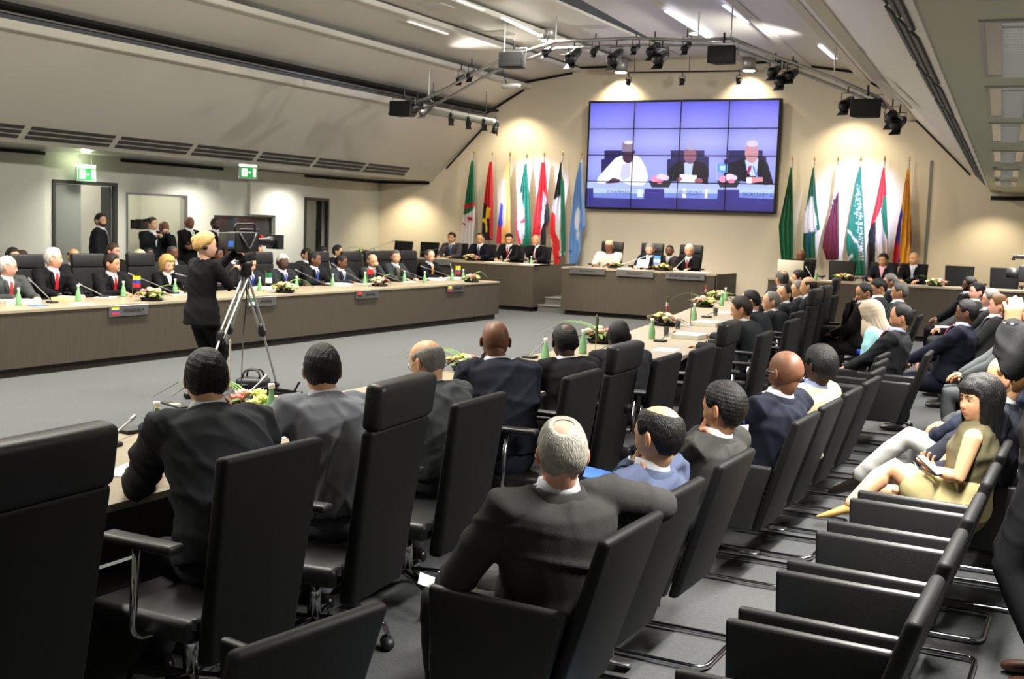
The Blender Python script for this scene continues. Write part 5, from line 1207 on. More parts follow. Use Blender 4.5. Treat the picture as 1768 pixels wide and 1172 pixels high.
# ------------------------------------------------------------------ left table, front row
FR = [(13, 460, 'white-haired man in profile with glasses and red tie at the left frame edge', ('recede', 'white'), 'pink', 62, 4, (92, 94, 96), (200, 60, 50), 'thin', 'table', 'table'),
      (92, 446, 'white-haired man in black suit and red tie looking right, large chair behind', ('full', 'white'), 'pink', 62, 0, (30, 31, 34), (200, 30, 40), None, 'table', 'table'),
      (193, 455, 'dark-haired man in black suit and red tie with hands on the table', ('full', 'darkbrown'), 'tan', 40, 6, (34, 35, 38), (180, 25, 30), None, 'table', 'rest'),
      (288, 456, 'blond woman in black jacket leaning her cheek on her hand while writing', ('bob', 'blond'), 'light', 10, 14, (26, 26, 28), None, None, 'cheek', 'table'),
      (430, 456, 'grey-haired man with blue tie behind the tripod', ('recede', 'salt'), 'olive', 40, 16, (44, 46, 50), (40, 70, 200), None, 'table', 'table'),
      (488, 453, 'white-haired dark-skinned man in grey suit with blue tie', ('full', 'white'), 'dark', -8, 2, (52, 54, 58), (80, 90, 190), None, 'table', 'table'),
      (543, 448, 'dark-skinned man in black suit with a pale blue tie looking right', ('short', 'black'), 'brown', 40, 4, (34, 36, 40), (60, 80, 170), None, 'table', 'table'),
      (589, 453, 'dark-skinned man in grey suit looking down to the right', ('short', 'black'), 'brown', 40, 12, (60, 64, 68), (150, 160, 190), None, 'table', 'table'),
      (643, 452, 'bald man covering his brow with one hand', ('ring', 'grey'), 'olive', -10, 14, (70, 74, 76), (70, 60, 70), None, 'brow', 'table'),
      (683, 444, 'dark-grey-haired man in grey suit next to the man covering his brow', ('full', 'salt'), 'olive', -26, 2, (66, 70, 74), (120, 100, 60), None, 'table', 'table'),
      (742, 442, 'grey-haired man in black suit and golden tie, last at the left table', ('recede', 'salt'), 'light', -4, 8, (26, 27, 30), (220, 160, 50), None, 'table', 'table')]
for i, (x, y, lb, hr, sk, hy, hp, su, ti, gl, l_, r_) in enumerate(FR):
    p = person(lb, x, y, ('X', -12.3), -90-8, lean=10, hyaw=hy-14, hpitch=hp, hair=hr, skin=sk, suit=dk(su), tie=ti, far=1 if i < 4 else 2, glasses=gl, L=l_, R=r_, gender='f' if hr[0] == 'bob' else 'm', build=1.08, hs=1.12, group='delegates at the left table')
    hx, hy_ = p['root'].location.x, p['root'].location.y
    put_chair('h' if i not in (4, 6) else 'n', hx-.05, hy_, rzd(-92-(i % 3)*4), 'left-table swivel chair behind the '+['white-haired man at the frame edge', 'white-haired man looking right', 'dark-haired man with hands on the table', 'blond woman', 'man behind the tripod', 'white-haired dark-skinned man', 'man with pale blue tie looking right', 'man in grey looking down right', 'man covering his brow', 'dark-grey-haired man', 'man with golden tie'][i], G2)
for x_, y_, k, l_ in ((-12.55, 14.3, 'n', 'empty left-table swivel chair with a name card, left of the tripod head'), (-12.5, 20.15, 'h', 'empty left-table swivel chair beside the golden-tie man')): put_chair(k, x_, y_, rzd(-92), l_, G2)
# second row behind the left table
SR = [(22, 443, 'second-row man in grey suit and purple tie behind the leftmost delegate', ('full', 'black'), 'olive', 10, 0, (90, 92, 96), (90, 60, 120)), (38, 447, 'second-row person half hidden beside the purple-tie man', ('full', 'brown'), 'light', 10, 0, (100, 98, 90), None),
      (127, 443, 'second-row balding man in dark suit between the two front delegates', ('ring', 'black'), 'gold', 0, 0, (40, 44, 52), (40, 44, 60)), (195, 434, 'second-row person with reddish brown hair behind the dark-haired delegate', ('full', 'brown'), 'pink', 30, 6, (40, 36, 38), None),
      (241, 445, 'second-row woman in a cream headscarf', ('hijab', (222, 212, 180)), 'light', 6, 0, (40, 40, 44), None), (256, 440, 'second-row dark-skinned man with pink striped tie beside the headscarf', ('short', 'black'), 'dark', 6, 0, (60, 62, 66), (230, 110, 130)),
      (298, 437, 'second-row grey-haired dark man behind the blond woman', ('short', 'salt'), 'brown', 10, 0, (34, 34, 36), None), (376, 440, 'second-row dark-skinned man behind the camera operator', ('short', 'black'), 'brown', 20, 0, (50, 50, 54), None),
      (399, 438, 'second-row woman with dark blond hair behind the tripod head', ('bob', 'bronze'), 'light', 0, 6, (70, 80, 100), None), (445, 434, 'second-row man with red and white scarf right of the tripod', ('short', 'black'), 'tan', 0, 0, (50, 50, 56), (200, 60, 50)),
      (529, 440, 'second-row person with thick dark hair seen over the delegates, centre left', ('full', 'darkbrown'), 'olive', 10, 4, (50, 50, 50), None), (556, 437, 'second-row woman with black hair', ('bob', 'black'), 'light', 20, 4, (230, 228, 220), None),
      (583, 434, 'second-row man with black hair looking right, last of the row', ('full', 'black'), 'olive', 40, 0, (36, 36, 40), None)]
for i, (x, y, lb, hr, sk, hy, hp, su, ti) in enumerate(SR):
    p = person(lb, x, y, ('X', -13.7 if x != 38 else -14.25), -96, lean=4, hyaw=hy-14, hpitch=hp, hair=hr, skin=sk, suit=dk(su), tie=ti, far=2, seat=.45, L='lap', R='lap', gender='f' if hr[0] in ('bob', 'hijab') else 'm', group='assistants in the second row on the left')
# standing people behind
ST = [(174, 381, 'standing bearded man in dark suit in front of the wide left doorway, turned right', ('full', 'darkbrown'), 'olive', -50, -28, (46, 46, 50), (120, 120, 120), 'hang', 'hang', 'brown'),
      (262, 387, 'standing cameraman with a shoulder video camera', ('full', 'brown'), 'light', -90, 20, (36, 40, 46), None, ('l', (-.12, .30, 1.52), 'grip'), ('l', (.16, .32, 1.45), 'grip'), None),
      (283, 393, 'standing bald dark-skinned man beside the cameraman', ('bald', 'black'), 'brown', -90, 10, (30, 30, 34), (170, 175, 180), 'lap', 'hang', None),
      (327, 385, 'standing bald man in black suit with folded arms and light tie', ('bald', 'black'), 'brown', -90, 0, (24, 24, 26), (190, 200, 140), 'fold', 'fold', None),
      (372, 387, 'standing dark-skinned man in black suit with patterned tie behind the video camera', ('short', 'black'), 'dark', -90, 0, (26, 26, 30), (90, 90, 100), 'hang', 'hang', None)]
for x, y, lb, hr, sk, fc, hy, su, ti, l_, r_, bd_ in ST:
    if l_ == 'lap': l_ = ('l', (-.06, .26, 1.02), 'relax'); r_ = ('l', (.06, .26, 1.02), 'relax')
    person(lb, x, y, ('X', -15.3), fc-6, lean=2, hyaw=hy-8, hair=hr, skin=sk, suit=dk(su), tie=ti, far=2 if x > 180 else 1, stand=True, L=l_, R=r_, beard=bd_)
SH = thing('shoulder_camera', 'black shoulder video camera held by the standing cameraman', 'camera', tuple(pX(243, 387, -15.1)), radians(-150))
obj('body', bev(box(-.06, -.24, -.09, .06, .14, .09), .015), 'black_plastic', SH); obj('lens', tube([(0, .14, .0), (0, .30, 0)], [.04, .05], 14, False), 'black_metal', SH)
obj('matte_box', box(-.09, .28, -.08, .09, .34, .08), 'dark', SH, False); obj('viewfinder', tube([(-.06, .05, .07), (-.16, .05, .09)], .025, 10), 'black_plastic', SH); obj('battery', box(-.05, -.34, -.08, .05, -.24, .07), 'black_metal', SH, False)
# ------------------------------------------------------------------ stage
for x, y, lb, hr, sk, hy, hp, su, ti, l_, r_ in [(780, 411, 'man in grey suit with a badge, leftmost at the left podium', ('full', 'black'), 'tan', 0, 0, (88, 86, 92), (80, 100, 160), 'table', 'table'),
      (829, 412, 'man in navy suit looking down between flags, left podium', ('recede', 'black'), 'gold', 10, 16, (26, 28, 44), (60, 70, 90), 'table', 'table'),
      (879, 413, 'man with quiff hair in black suit and red tie, left podium', ('full', 'black'), 'gold', 20, 14, (26, 26, 30), (150, 30, 50), 'table', 'table'),
      (925, 415, 'bald man in black jacket over a pink shirt, hand at his chin, left podium', ('bald', 'black'), 'gold', 10, 6, (24, 24, 28), (230, 170, 185), 'table', 'chin')]:
    p = person(lb, x, y, ('Y', 24.75), 184, z0=.3, lean=10, hyaw=hy, hpitch=hp, hair=hr, skin=sk, suit=dk(su), tie=ti, far=2, L=l_, R=r_, hs=1.12)
    put_chair('n', p['root'].location.x-.06, p['root'].location.y, rzd(182), 'podium swivel chair behind the '+lb.split(',')[0].replace('man in ', 'man in ')[:60], 'swivel chairs on the stage').location.z = .3
for x, y, lb, hr, sk, hp, su, ti, cp, bl in [(1052, 426, 'man in white robe and beige cap reading at the head desk', ('bald', 'black'), 'brown', 22, (245, 240, 225), None, (190, 170, 140), 1.25),
      (1122, 431, 'grey-haired bearded man in navy jacket holding a sheet of paper at the head desk', ('full', 'grey'), 'pink', 16, (26, 28, 42), None, None, 1.05), (1190, 433, 'white-haired man in black suit and red tie at the right of the head desk', ('full', 'white'), 'gold', 4, (22, 22, 26), (150, 40, 60), None, 1.05)]:
    p = person(lb, x, y, ('Y', 24.55), 180, z0=.3, lean=4, hyaw=8, hpitch=hp, hair=hr, skin=sk, suit=dk(su), tie=ti, far=2, cap=cp, build=bl, hs=1.16, L='table', R='table', beard='grey' if 1100 < x < 1150 else None, glasses='thin' if x == 1190 else None)
    put_chair('h', p['root'].location.x-.1, p['root'].location.y-.02, rzd(178), 'head-desk swivel chair behind the '+lb[:38].rsplit(' ', 1)[0], 'swivel chairs on the stage').location.z = .3
person('dark-skinned man sitting behind, between the two right head-desk speakers', 1156, 436, ('Y', 25.4), 180, z0=.3, lean=2, hyaw=4, hair=('short', 'black'), skin='brown', suit=(60, 58, 60), far=2, L='lap', R='lap', hs=1.1)
for x, y, lb, hr, sk, hy, hp, su, ti, sh_ in [(1383, 441, 'bald dark-skinned man in black suit with red tie at the right podium', ('bald', 'black'), 'brown', 0, 12, (24, 24, 26), (150, 20, 30), (230, 220, 230)),
      (1525, 449, 'black-haired man in dark jacket and pink shirt at the right podium', ('full', 'black'), 'gold', -10, 10, (38, 40, 54), None, (245, 190, 205)), (1578, 447, 'bald man in black jacket and pale shirt, rightmost at the right podium', ('bald', 'black'), 'gold', -20, 2, (24, 24, 28), (170, 180, 215), (225, 225, 235))]:
    p = person(lb, x, y, ('Y', 24.3), 178, z0=.3, lean=6, hyaw=hy, hpitch=hp, hair=hr, skin=sk, suit=dk(su), tie=ti, shirt=sh_, far=2, L='table', R='table', hs=1.12)
    put_chair('n', p['root'].location.x-.06, p['root'].location.y, rzd(178), 'podium swivel chair behind the '+lb.split(' at ')[0].split(',')[0][:50], 'swivel chairs on the stage').location.z = .3
for x, y, rz_, lb in [(682, 422, 176, 'empty podium swivel chair, leftmost on the stage'), (727, 424, 176, 'empty podium swivel chair next to the leftmost one'), (1455, 463, 180, 'empty podium swivel chair between the flags on the right'), (1657, 470, 180, 'empty podium swivel chair right of the seated right group'), (1735, 480, 180, 'empty podium swivel chair nearest the right frame edge')]:
    q = pY(x, y, 24.5); put_chair('n', q.x, 24.5 if x < 800 else 24.1, rzd(rz_), lb, 'swivel chairs on the stage').location.z = .3
# ------------------------------------------------------------------ things on the desks
def bottle(p, label, s=1.0, group='small green water bottles'):
    t = thing('water_bottle', label, 'bottle', tuple(p), 0, group)
    obj('glass', lathe([(.001, 0), (.031, 0), (.033, .01), (.031, .06), (.024, .10), (.013, .135), (.012, .165), (.001, .165)], 14), 'green_glass', t)
    obj('cap', lathe([(.001, .162), (.0155, .162), (.0155, .188), (.001, .19)], 12), 'white', t)
    t.scale = (s, s, s); return t
def mic(p, tip, label, group='gooseneck microphones'):
    t = thing('microphone', label, 'microphone', tuple(p), 0, group); d = Vector(tip)-Vector(p)
    obj('base', bev(box(-.06, -.05, 0, .06, .05, .022), .006, 1), 'black_plastic', t)
    q = [Vector((0, 0, .02)), d*.45+Vector((0, 0, .015)), d]
    obj('gooseneck', tube([tuple(q[0]), tuple(q[0].lerp(q[1], .5)), tuple(q[1]), tuple(q[1].lerp(q[2], .5)), tuple(q[2])], .0055, 8), 'steel', t)
    obj('head', tube([tuple(d*.97), tuple(d*1.10)], .011, 10), 'steel', t); return t
mat('rose', rgb(238, 130, 130), .6, var=.15, vscale=40); mat('rose_pale', rgb(245, 190, 170), .6, var=.1, vscale=40); mat('hydrangea', rgb(225, 228, 130), .7, var=.2, vscale=60)
mat('cream_bloom', rgb(240, 235, 185), .7, var=.1, vscale=50); mat('leaf', rgb(92, 120, 52), .6, var=.25, vscale=20); mat('dark_leaf', rgb(90, 56, 40), .7, var=.3, vscale=20); mat('grass_blade', rgb(110, 150, 60), .5)
def bloom(c, r, rnd):
    """a rose: concentric cupped petals"""
    out = [ball(c, (r*.55, r*.55, r*.6), 1)]
    for ring_, n, rr, tl in ((0, 4, .55, .2), (1, 5, .85, .6)):
        for k in range(n):
            a = 2*pi*k/n+ring_*.6+rnd.random(); V, F = ico(1); V = V*np.array([r*.5, r*.16, r*.5])
            m = Matrix.Translation(Vector(c)+Vector((cos(a)*r*rr*.75, sin(a)*r*rr*.75, r*.05-.1*r*ring_))) @ Matrix.Rotation(a-pi/2, 4, 'Z') @ Matrix.Rotation(-tl, 4, 'X')
            out.append(xf((V, F), m))
    return out
def flowers(p, label, s=1.0, seed=1, blades=0, face=0):
    t = thing('flower_arrangement', label, 'flowers', tuple(p), face, 'low flower arrangements on the desks'); rnd = random.Random(seed)
    bs = []
    for k in range(26):
        a = rnd.random()*2*pi; r0 = .05; l = rnd.uniform(.13, .19); h = rnd.uniform(.0, .07)
        c = Vector((cos(a)*r0, sin(a)*r0, .03)); e = Vector((cos(a)*l*1.2, sin(a)*l*.9, .02+h)); mdl = (c+e)/2+Vector((0, 0, .04))
        bs.append(tube([tuple(c), tuple(mdl), tuple(e)], [.012, .028, .004], 6, True, ry=[.003, .004, .002]))
    obj('foliage', bs[:14], 'leaf', t, kind=None); obj('dry_foliage', bs[14:], 'dark_leaf', t)
    obj('tray', lathe([(.001, 0), (.10, 0), (.12, .03), (.001, .035)], 16), 'dark', t)
    n = 11
    for k in range(n):
        a = 2.4*k+seed; r = .022*sqrt(k+.3)*1.6; c = (cos(a)*r*1.35, sin(a)*r, .115-.9*r*r*4+rnd.uniform(-.008, .008))
        obj('blossom', bloom(c, rnd.uniform(.030, .042), rnd), ('rose', 'hydrangea', 'rose_pale', 'hydrangea', 'cream_bloom')[(k+seed) % 5], t)
    for k in range(blades):
        a = pi+.35*(k-blades/2)*.5; L = .45+.06*k
        P = [(cos(a)*L*q, sin(a)*L*q*.6, .09+.10*sin(pi*q*.8)-.10*q*q) for q in (0, .25, .5, .75, 1)]
        obj('grass_blade', tube(P, [.006, .008, .008, .006, .002], 6, True, ry=[.001]*5), 'grass_blade', t)
    t.scale = (s, s, s); return t
def paper(p, label, w=.21, d=.297, rz=0, h=.004, m='paper', cat='paper', name='paper_sheet', group=None):
    q = obj(name, bev(box(-w/2, -d/2, 0, w/2, d/2, h), min(h*.3, .002), 1), m, smooth=False); q.location = p; q.rotation_euler = (0, 0, rz); tag(q, label, cat, group); return q
def deskflag(p, bands, label, h=.30, rz=0, sz=(.10, .075)):
    t = thing('table_flag', label, 'flag', tuple(p), rz, 'small flags on table stands')
    obj('stand', [lathe([(.001, 0), (.04, 0), (.035, .012), (.001, .014)], 14), tube([(0, 0, .01), (0, 0, h)], .004, 6), ball((0, 0, h+.004), .007, 1)], 'gold', t)
    n = len(bands)
    for i, (c, q) in enumerate(bands):
        z1 = h-.015-sum(b[1] for b in bands[:i])*sz[0]*1.3; z0 = z1-q*sz[0]*1.3
        V = []; m = 8
        for j in range(m+1):
            for z in (z0, z1): V.append((.004+sz[1]*.8*j/m, .012*sin(j*1.1), z))
        F = [(2*j, 2*j+2, 2*j+3, 2*j+1) for j in range(m)]
        V = np.array(V); k = len(V); V = np.concatenate([V, V+np.array([0, .002, 0])]); F = F+[tuple(a+k for a in f[::-1]) for f in F]
        obj('cloth_band', (V, F), mat('band_%d_%d_%d' % c, rgb(*c), .7), t)
    return t
def glass(p, label):
    t = thing('drinking_glass', label, 'glass', tuple(p), 0, 'drinking glasses'); obj('bowl', lathe([(.001, .0), (.026, 0), (.032, .10), (.030, .10), (.024, .006), (.001, .006)], 14), 'clear_glass', t); return t
TZ = .75; RZ = 1.02
def d3(x, y, z=TZ):
    p = pz(x, y, z)
    if p.x < -8:                      # keep it on the left tabletop
        p.x = min(max(p.x, -11.75), -10.90); p.y = min(p.y, 20.9)
    return p
def st3(x, y, z=1.022):
    p = pz(x, y, z)
    if p.x < -13.3: a, b, x0, x1 = 23.84, 24.4, -16.4, -13.3
    elif p.x < -10.9: a, b, x0, x1 = 23.40, 24.05, -13.1, -11.25
    elif p.x < -6.5: a, b, x0, x1 = 23.30, 23.9, -10.3, -7.1
    else: a, b, x0, x1 = 23.0, 23.5, -5.7, 1.0
    p.y = min(max(p.y, a), b); p.x = min(max(p.x, x0), x1); return p
rt = 'right conference table'
for (x, y), l in zip([(270, 768), (468, 728), (941, 628), (1006, 610), (1125, 585), (1198, 553), (1246, 528), (1252, 519)],
    ['with a red cap beside the leftmost delegate', 'beside the centre-left flowers', 'left of the central dark-haired delegate', 'right of the central dark-haired delegate', 'in front of the empty chair with the binder', 'further up the right table', 'near the far flowers', 'farthest up the right table']):
    bottle(d3(x, y), 'green water bottle '+l, 1.15)
for (a, b, l) in [((185, 770), (228, 723), 'behind the nearest headrest chair'), ((402, 712), (455, 654), 'leaning over the centre-left flowers'), ((735, 648), (784, 618), 'left of the rose by the bald delegate'), ((915, 618), (952, 578), 'left of the central dark-haired delegate'),
                  ((1030, 612), (1075, 577), 'beside the green table flag'), ((1062, 604), (1150, 556), 'reaching right past the two central delegates'), ((1140, 590), (1222, 530), 'long one above the white binders'), ((1220, 548), (1290, 500), 'long one near the far flowers'), ((1270, 520), (1313, 494), 'farthest one pointing to the right podium')]:
    p = d3(*a); D_ = (p-CAMP).length; tip = pX(b[0], b[1], p.x-.12)
    if (tip-p).length > .6: tip = p+(tip-p).normalized()*.5
    mic(p, tip, 'gooseneck microphone on the right table, '+l)
flowers(d3(438, 722), 'yellow-green flower arrangement with pink blooms right of the leftmost delegate', 1.25, 1, 3)
flowers(d3(805, 640), 'flower arrangement with a pink rose and long grass blades beside the bald delegate', 1.0, 3, 5)
flowers(d3(1038, 592), 'pink and yellow flower arrangement between the two central dark delegates', 1.25, 4, 4)
flowers(d3(1148, 562), 'round pink and yellow flower arrangement at the bend of the right table', 1.25, 7, 0)
flowers(d3(1216, 530), 'flower arrangement with a small red and black flag behind it', 1.25, 9, 1)
flowers(d3(1240, 517), 'farthest flower arrangement on the right table', 1.2, 11, 0)
deskflag(d3(1028, 607), [((20, 90, 60), 1)], 'dark green table flag between the central delegates', .33, radians(100), (.13, .08))
deskflag(d3(1150, 560), [((20, 80, 60), .33), ((235, 235, 235), .33), ((200, 30, 40), .33)], 'green, white and red table flag at the round flowers', .33, radians(100), (.11, .08))
deskflag(d3(1217, 530), [((205, 30, 40), .33), ((235, 235, 235), .33), ((20, 20, 24), .33)], 'red, white and black table flag on the right table', .33, radians(100), (.11, .08))
t = thing('flag_stand', 'bare silver flag stand in the middle of the right table', 'flag stand', tuple(d3(1192, 562)), 0); obj('pole', tube([(0, 0, 0), (0, 0, .42)], .006, 8), 'steel', t); obj('foot', lathe([(.001, 0), (.04, 0), (.03, .012), (.001, .012)], 14), 'steel', t)
t = thing('flag_stand', 'white flag stand just right of the leftmost delegate\'s head', 'flag stand', tuple(d3(396, 712)), 0); obj('pole', tube([(0, 0, 0), (0, 0, .42)], .006, 8), 'white', t); obj('foot', lathe([(.001, 0), (.04, 0), (.03, .012), (.001, .012)], 14), 'steel', t)
paper(d3(236, 812), 'white sheet with blue corner in front of the leftmost delegate', .21, .30, .3); paper(d3(1150, 604), 'white sheet with a blue stripe before the empty chair', .21, .3, .1)
paper(d3(250, 742), 'dark slim control panel on the table left of the leftmost delegate', .30, .12, 1.4, .02, 'black_plastic', 'panel', 'control_panel')
paper(d3(1190, 584), 'thick white binder nearer to the viewer on the right table', .30, .36, .0, .05, 'paper_side', 'binder', 'binder'); paper(d3(1222, 562), 'thick white binder farther along the right table', .30, .36, .0, .05, 'paper_side', 'binder', 'binder')
paper(d3(470, 748), 'white sheet beside the second delegate', .21, .3, .4); paper(d3(1262, 540), 'open papers before the far bushy-haired delegate', .3, .3, .1)
for (x, y), l in zip([(1170, 568), (1150, 580), (1235, 545)], ['by the nearer binder', 'in front of the round flowers', 'before the far delegates']): glass(d3(x, y), 'empty drinking glass on the right table '+l)
# left table
for i, (x, y) in enumerate([(32, 527), (135, 520), (213, 512), (292, 506), (310, 503), (448, 502), (512, 499), (574, 494), (630, 490), (682, 485), (733, 488), (780, 484), (823, 481)]):
    bottle(d3(x, y), 'green water bottle on the left table, '+['at the left frame edge', 'between the two white-haired men', 'by the small yellow flag', 'in front of the blond woman', 'right of the blond woman\'s hand', 'right of the tripod', 'by the pink and green flowers', 'before the man in grey looking down', 'by the small red flag', 'before the dark-grey-haired man', 'on the white papers', 'left of the last flowers', 'right of the last flowers'][i], 1.1, 'green bottles on the left table')
for i, (x, y, z, kk) in enumerate([(-6, 548, TZ, 5), (262, 519, TZ, 2), (492, 505, TZ, 4), (655, 494, TZ, 3), (814, 487, TZ, 3)]):
    flowers(d3(x, y), 'flower arrangement on the left table '+['with palm blades, cut by the left edge', 'right of the man with hands on the table', 'beside the tripod, trailing grass over the edge', 'next to the red table flag', 'at the right end'][i], 1.25, 20+i, kk, radians(-90))
for i, (a, b) in enumerate([((90, 523), (53, 484)), ((175, 513), (140, 492)), ((262, 504), (229, 475)), ((336, 495), (314, 475)), ((545, 492), (515, 468)), ((602, 488), (578, 458)), ((650, 484), (638, 466)), ((702, 482), (685, 462)), ((752, 479), (732, 461)), ((800, 478), (778, 458))]):
    p = d3(*a); tip = pX(b[0], b[1], p.x-.1); mic(p, tip, 'slanted microphone on the left table, '+['before the man with white hair looking right', 'before the man with hands on the table', 'at the small yellow, blue and red flag', 'before the blond woman', 'before the man with the pale blue tie', 'before the man looking down right', 'before the man covering his brow', 'before the dark-grey-haired man', 'before the golden-tie man', 'behind the last table flag'][i])
for i, (x, y, w, m) in enumerate([(30, 522, .45, 'paper'), (66, 528, .2, 'blue_paper'), (110, 516, .34, 'yellow_paper'), (155, 511, .3, 'paper'), (140, 525, .25, 'paper'), (310, 509, .2, 'paper'), (430, 497, .4, 'paper'), (470, 500, .25, 'paper'), (570, 491, .4, 'paper'), (600, 488, .3, 'paper'), (707, 487, .3, 'paper'), (735, 482, .5, 'paper'), (786, 478, .35, 'paper')]):
    paper(d3(x, y), ['big white open folder at the left frame edge', 'blue sheet beside the open folder', 'pale yellow folder before the white-haired man', 'white paper stack before the man with hands on the table', 'white sheet near the second bottle', 'white sheet under the blond woman\'s pen', 'white stack left of the tripod leg', 'white sheet right of the tripod', 'long white sheet left of the small red flag', 'white sheet beneath the man in grey', 'white folder left of the papers pile', 'large white papers pile before the golden-tie man', 'white papers left of the last flowers'][i]+' on the left table', w*.7, w, .2*(i % 4)-.2, .03 if w > .33 else .006, m)
YB_ = [((250, 210, 40), .33), ((40, 60, 160), .33), ((200, 30, 40), .33)]
for x, y, b_, l in [(229, 513, YB_, 'yellow, blue and red table flag beside the man with hands on the table'), (458, 503, [((30, 110, 70), .5), ((235, 235, 235), .5)], 'green and white table flag right of the tripod'), (634, 494, [((205, 30, 40), .5), ((24, 22, 22), .5)], 'red and black table flag before the bald man'), (786, 484, [((250, 210, 40), .5), ((40, 60, 160), .25), ((200, 30, 40), .25)], 'yellow, blue and red table flag at the right end of the left table')]:
    deskflag(d3(x, y), b_, l, .30, radians(40), (.12, .12))
def plate(x, y, s, fl):
    p = pX(x, y, -10.775); t = thing('name_plate', 'metal name plate reading %s with a small flag on the left table front' % s, 'name plate', (-10.777, p.y, .66), pi/2)
    obj('plate', bev(box(-.33, -.012, -.06, .33, 0, .075), .003, 1), 'steel', t, False)
    text_mesh(s, .065, 'dark', t, (.08, -.014, .005), (pi/2, 0, 0))
    z = .055; 
    for c, q in fl: obj('flag_band', box(-.29, -.015, z-q*.09, -.17, -.012, z), mat('band_%d_%d_%d' % c, rgb(*c), .6), t, False); z -= q*.09
plate(222, 537, 'VENEZUELA', YB_); plate(452, 518, 'ALGERIA', [((30, 110, 70), .5), ((235, 235, 235), .5)]); plate(634, 504, 'ANGOLA', [((205, 30, 40), .5), ((24, 22, 22), .5)]); plate(787, 494, 'ECUADOR', [((250, 210, 40), .5), ((40, 60, 160), .25), ((200, 30, 40), .25)])
# podiums
for i, (x, y) in enumerate([(708, 438), (814, 449), (1073, 462), (1144, 467), (1459, 484), (1615, 494)]):
    flowers(st3(x, y), 'flower arrangement on the stage, '+['far left desk before the empty chairs', 'left desk before the second man', 'head desk right of the man in white', 'head desk beside the blue table flag', 'right desk before the empty chair', 'right desk with long leaves, right of the bald man'][i], 1.15, 40+i, 2 if i in (0, 5) else 0)
for i, (a, b) in enumerate([((662, 437), (678, 417)), ((765, 442), (778, 424)), ((872, 453), (882, 433)), ((1100, 461), (1113, 443)), ((1178, 467), (1183, 446)), ((1403, 482), (1392, 462))]):
    p = st3(*a); mic(p, pY(b[0], b[1], p.y+.15), 'gooseneck microphone on the stage desks, '+['far left', 'before the leftmost man', 'before the man with quiff hair', 'before the grey-haired speaker', 'before the white-haired man', 'on the right desk'][i])
for i, (x, y, w) in enumerate([(762, 447, .3), (858, 453, .5), (905, 457, .4), (1095, 463, .3), (1195, 468, .4), (1221, 470, .35), (1432, 485, .35), (1545, 489, .4)]):
    paper(st3(x, y), 'white papers on the stage desks, '+['before the leftmost man', 'between the navy and quiff men', 'before the bald man in black', 'before the man in white', 'before the white-haired man', 'right corner of the head desk', 'right desk left part', 'right desk before the pink shirt'][i], w, .22, 0, .012)
for i, (x, y) in enumerate([(626, 436), (725, 439), (912, 459), (1405, 484)]): bottle(st3(x, y), 'green water bottle on the stage desks, '+['far left end', 'before the empty chairs', 'before the bald man in black', 'on the right desk'][i], 1.0)
deskflag(st3(1131, 466), [((70, 140, 220), .35), ((220, 230, 245), .3), ((70, 140, 220), .35)], 'pale blue and white table flag on the head desk', .32, 0, (.16, .18))
sheet_ = obj('paper_sheet', box(-.13, -.002, -.09, .13, .002, .09), 'paper', smooth=False); sheet_.location = pY(1110, 455, 24.0); sheet_.rotation_euler = (radians(-25), 0, 0); tag(sheet_, 'white sheet held up by the grey-haired speaker at the head desk', 'paper')
mo = thing('monitor', 'blank cream monitor back standing on the right stage desk', 'monitor', tuple(st3(1357, 482)), radians(0)); obj('screen', bev(box(-.25, -.02, .02, .25, .02, .36), .008, 1), 'paper_side', mo); obj('foot', box(-.1, -.06, 0, .1, .06, .02), 'white', mo, False)

# ------------------------------------------------------------------ camera operator with broadcast camera
OP = person('standing woman with blond tied-up hair in black trouser suit operating the tripod camera', 355, 424, ('Y', 9.4), -8, stand=True, lean=3, hyaw=-34, hpitch=2, hair=('bun', 'blond'), skin='light', suit=(22, 22, 24), pants=(20, 20, 22), gender='f', far=1, hs=1.1, hthick=1.9,
   R=('w', (-7.98, 9.62, 1.33), 'grip', (.5, -.4, -1)), L=('w', (-8.12, 9.78, 1.50), 'grip', (-.3, -.6, -1)), vneck=False)
TP = thing('camera_tripod', 'silver two-stage camera tripod with black head beside the blond operator', 'tripod')
apex = pY(424, 462, 9.9); feet = [pz(478, 664, .03), pz(338, 702, .03), pz(372, 655, .03)]
for f in feet:
    m = apex.lerp(f, .52)
    lg = obj('leg', [tube([tuple(apex+Vector((o_, 0, -.1))), tuple(m+Vector((o_, 0, 0)))], .013, 8) for o_ in (-.035, .035)]+[tube([tuple(m), tuple(f)], .012, 8)], 'alu', TP)
    obj('clamp', tube([tuple(m+Vector((0, 0, .03))), tuple(m-Vector((0, 0, .03)))], .045, 8), 'black_plastic', lg); obj('foot', ball(f, .03, 2), 'black_plastic', lg)
obj('spreader', [tube([tuple(feet[k]+Vector((0, 0, .02))), tuple((feet[0]+feet[1]+feet[2])/3+Vector((0, 0, .03)))], .018, 8) for k in range(3)], 'black_plastic', TP)
obj('fluid_head', [lathe([(.001, -.10), (.07, -.08), (.06, 0), (.075, .02), (.075, .07), (.001, .08)], 16, tuple(apex)), bev(cbox(tuple(apex+Vector((0, 0, .12))), .13, .2, .09), .01, 1)], 'black_plastic', TP)
obj('pan_handle', tube([tuple(apex+Vector((0, 0, .05))), (-7.98, 9.62, 1.34)], .011, 8), 'black_metal', TP)
hs_ = [OP['hc']+OP['hd']@np.array(v) for v in [(.092*sin(a_), -.015, .125*cos(a_)) for a_ in np.linspace(-1.7, 1.7, 15)]]
obj('headset', [tube(hs_, .006, 6), ball(hs_[0], .026, 2), ball(hs_[-1], .026, 2)], 'black_plastic', OP['root'])
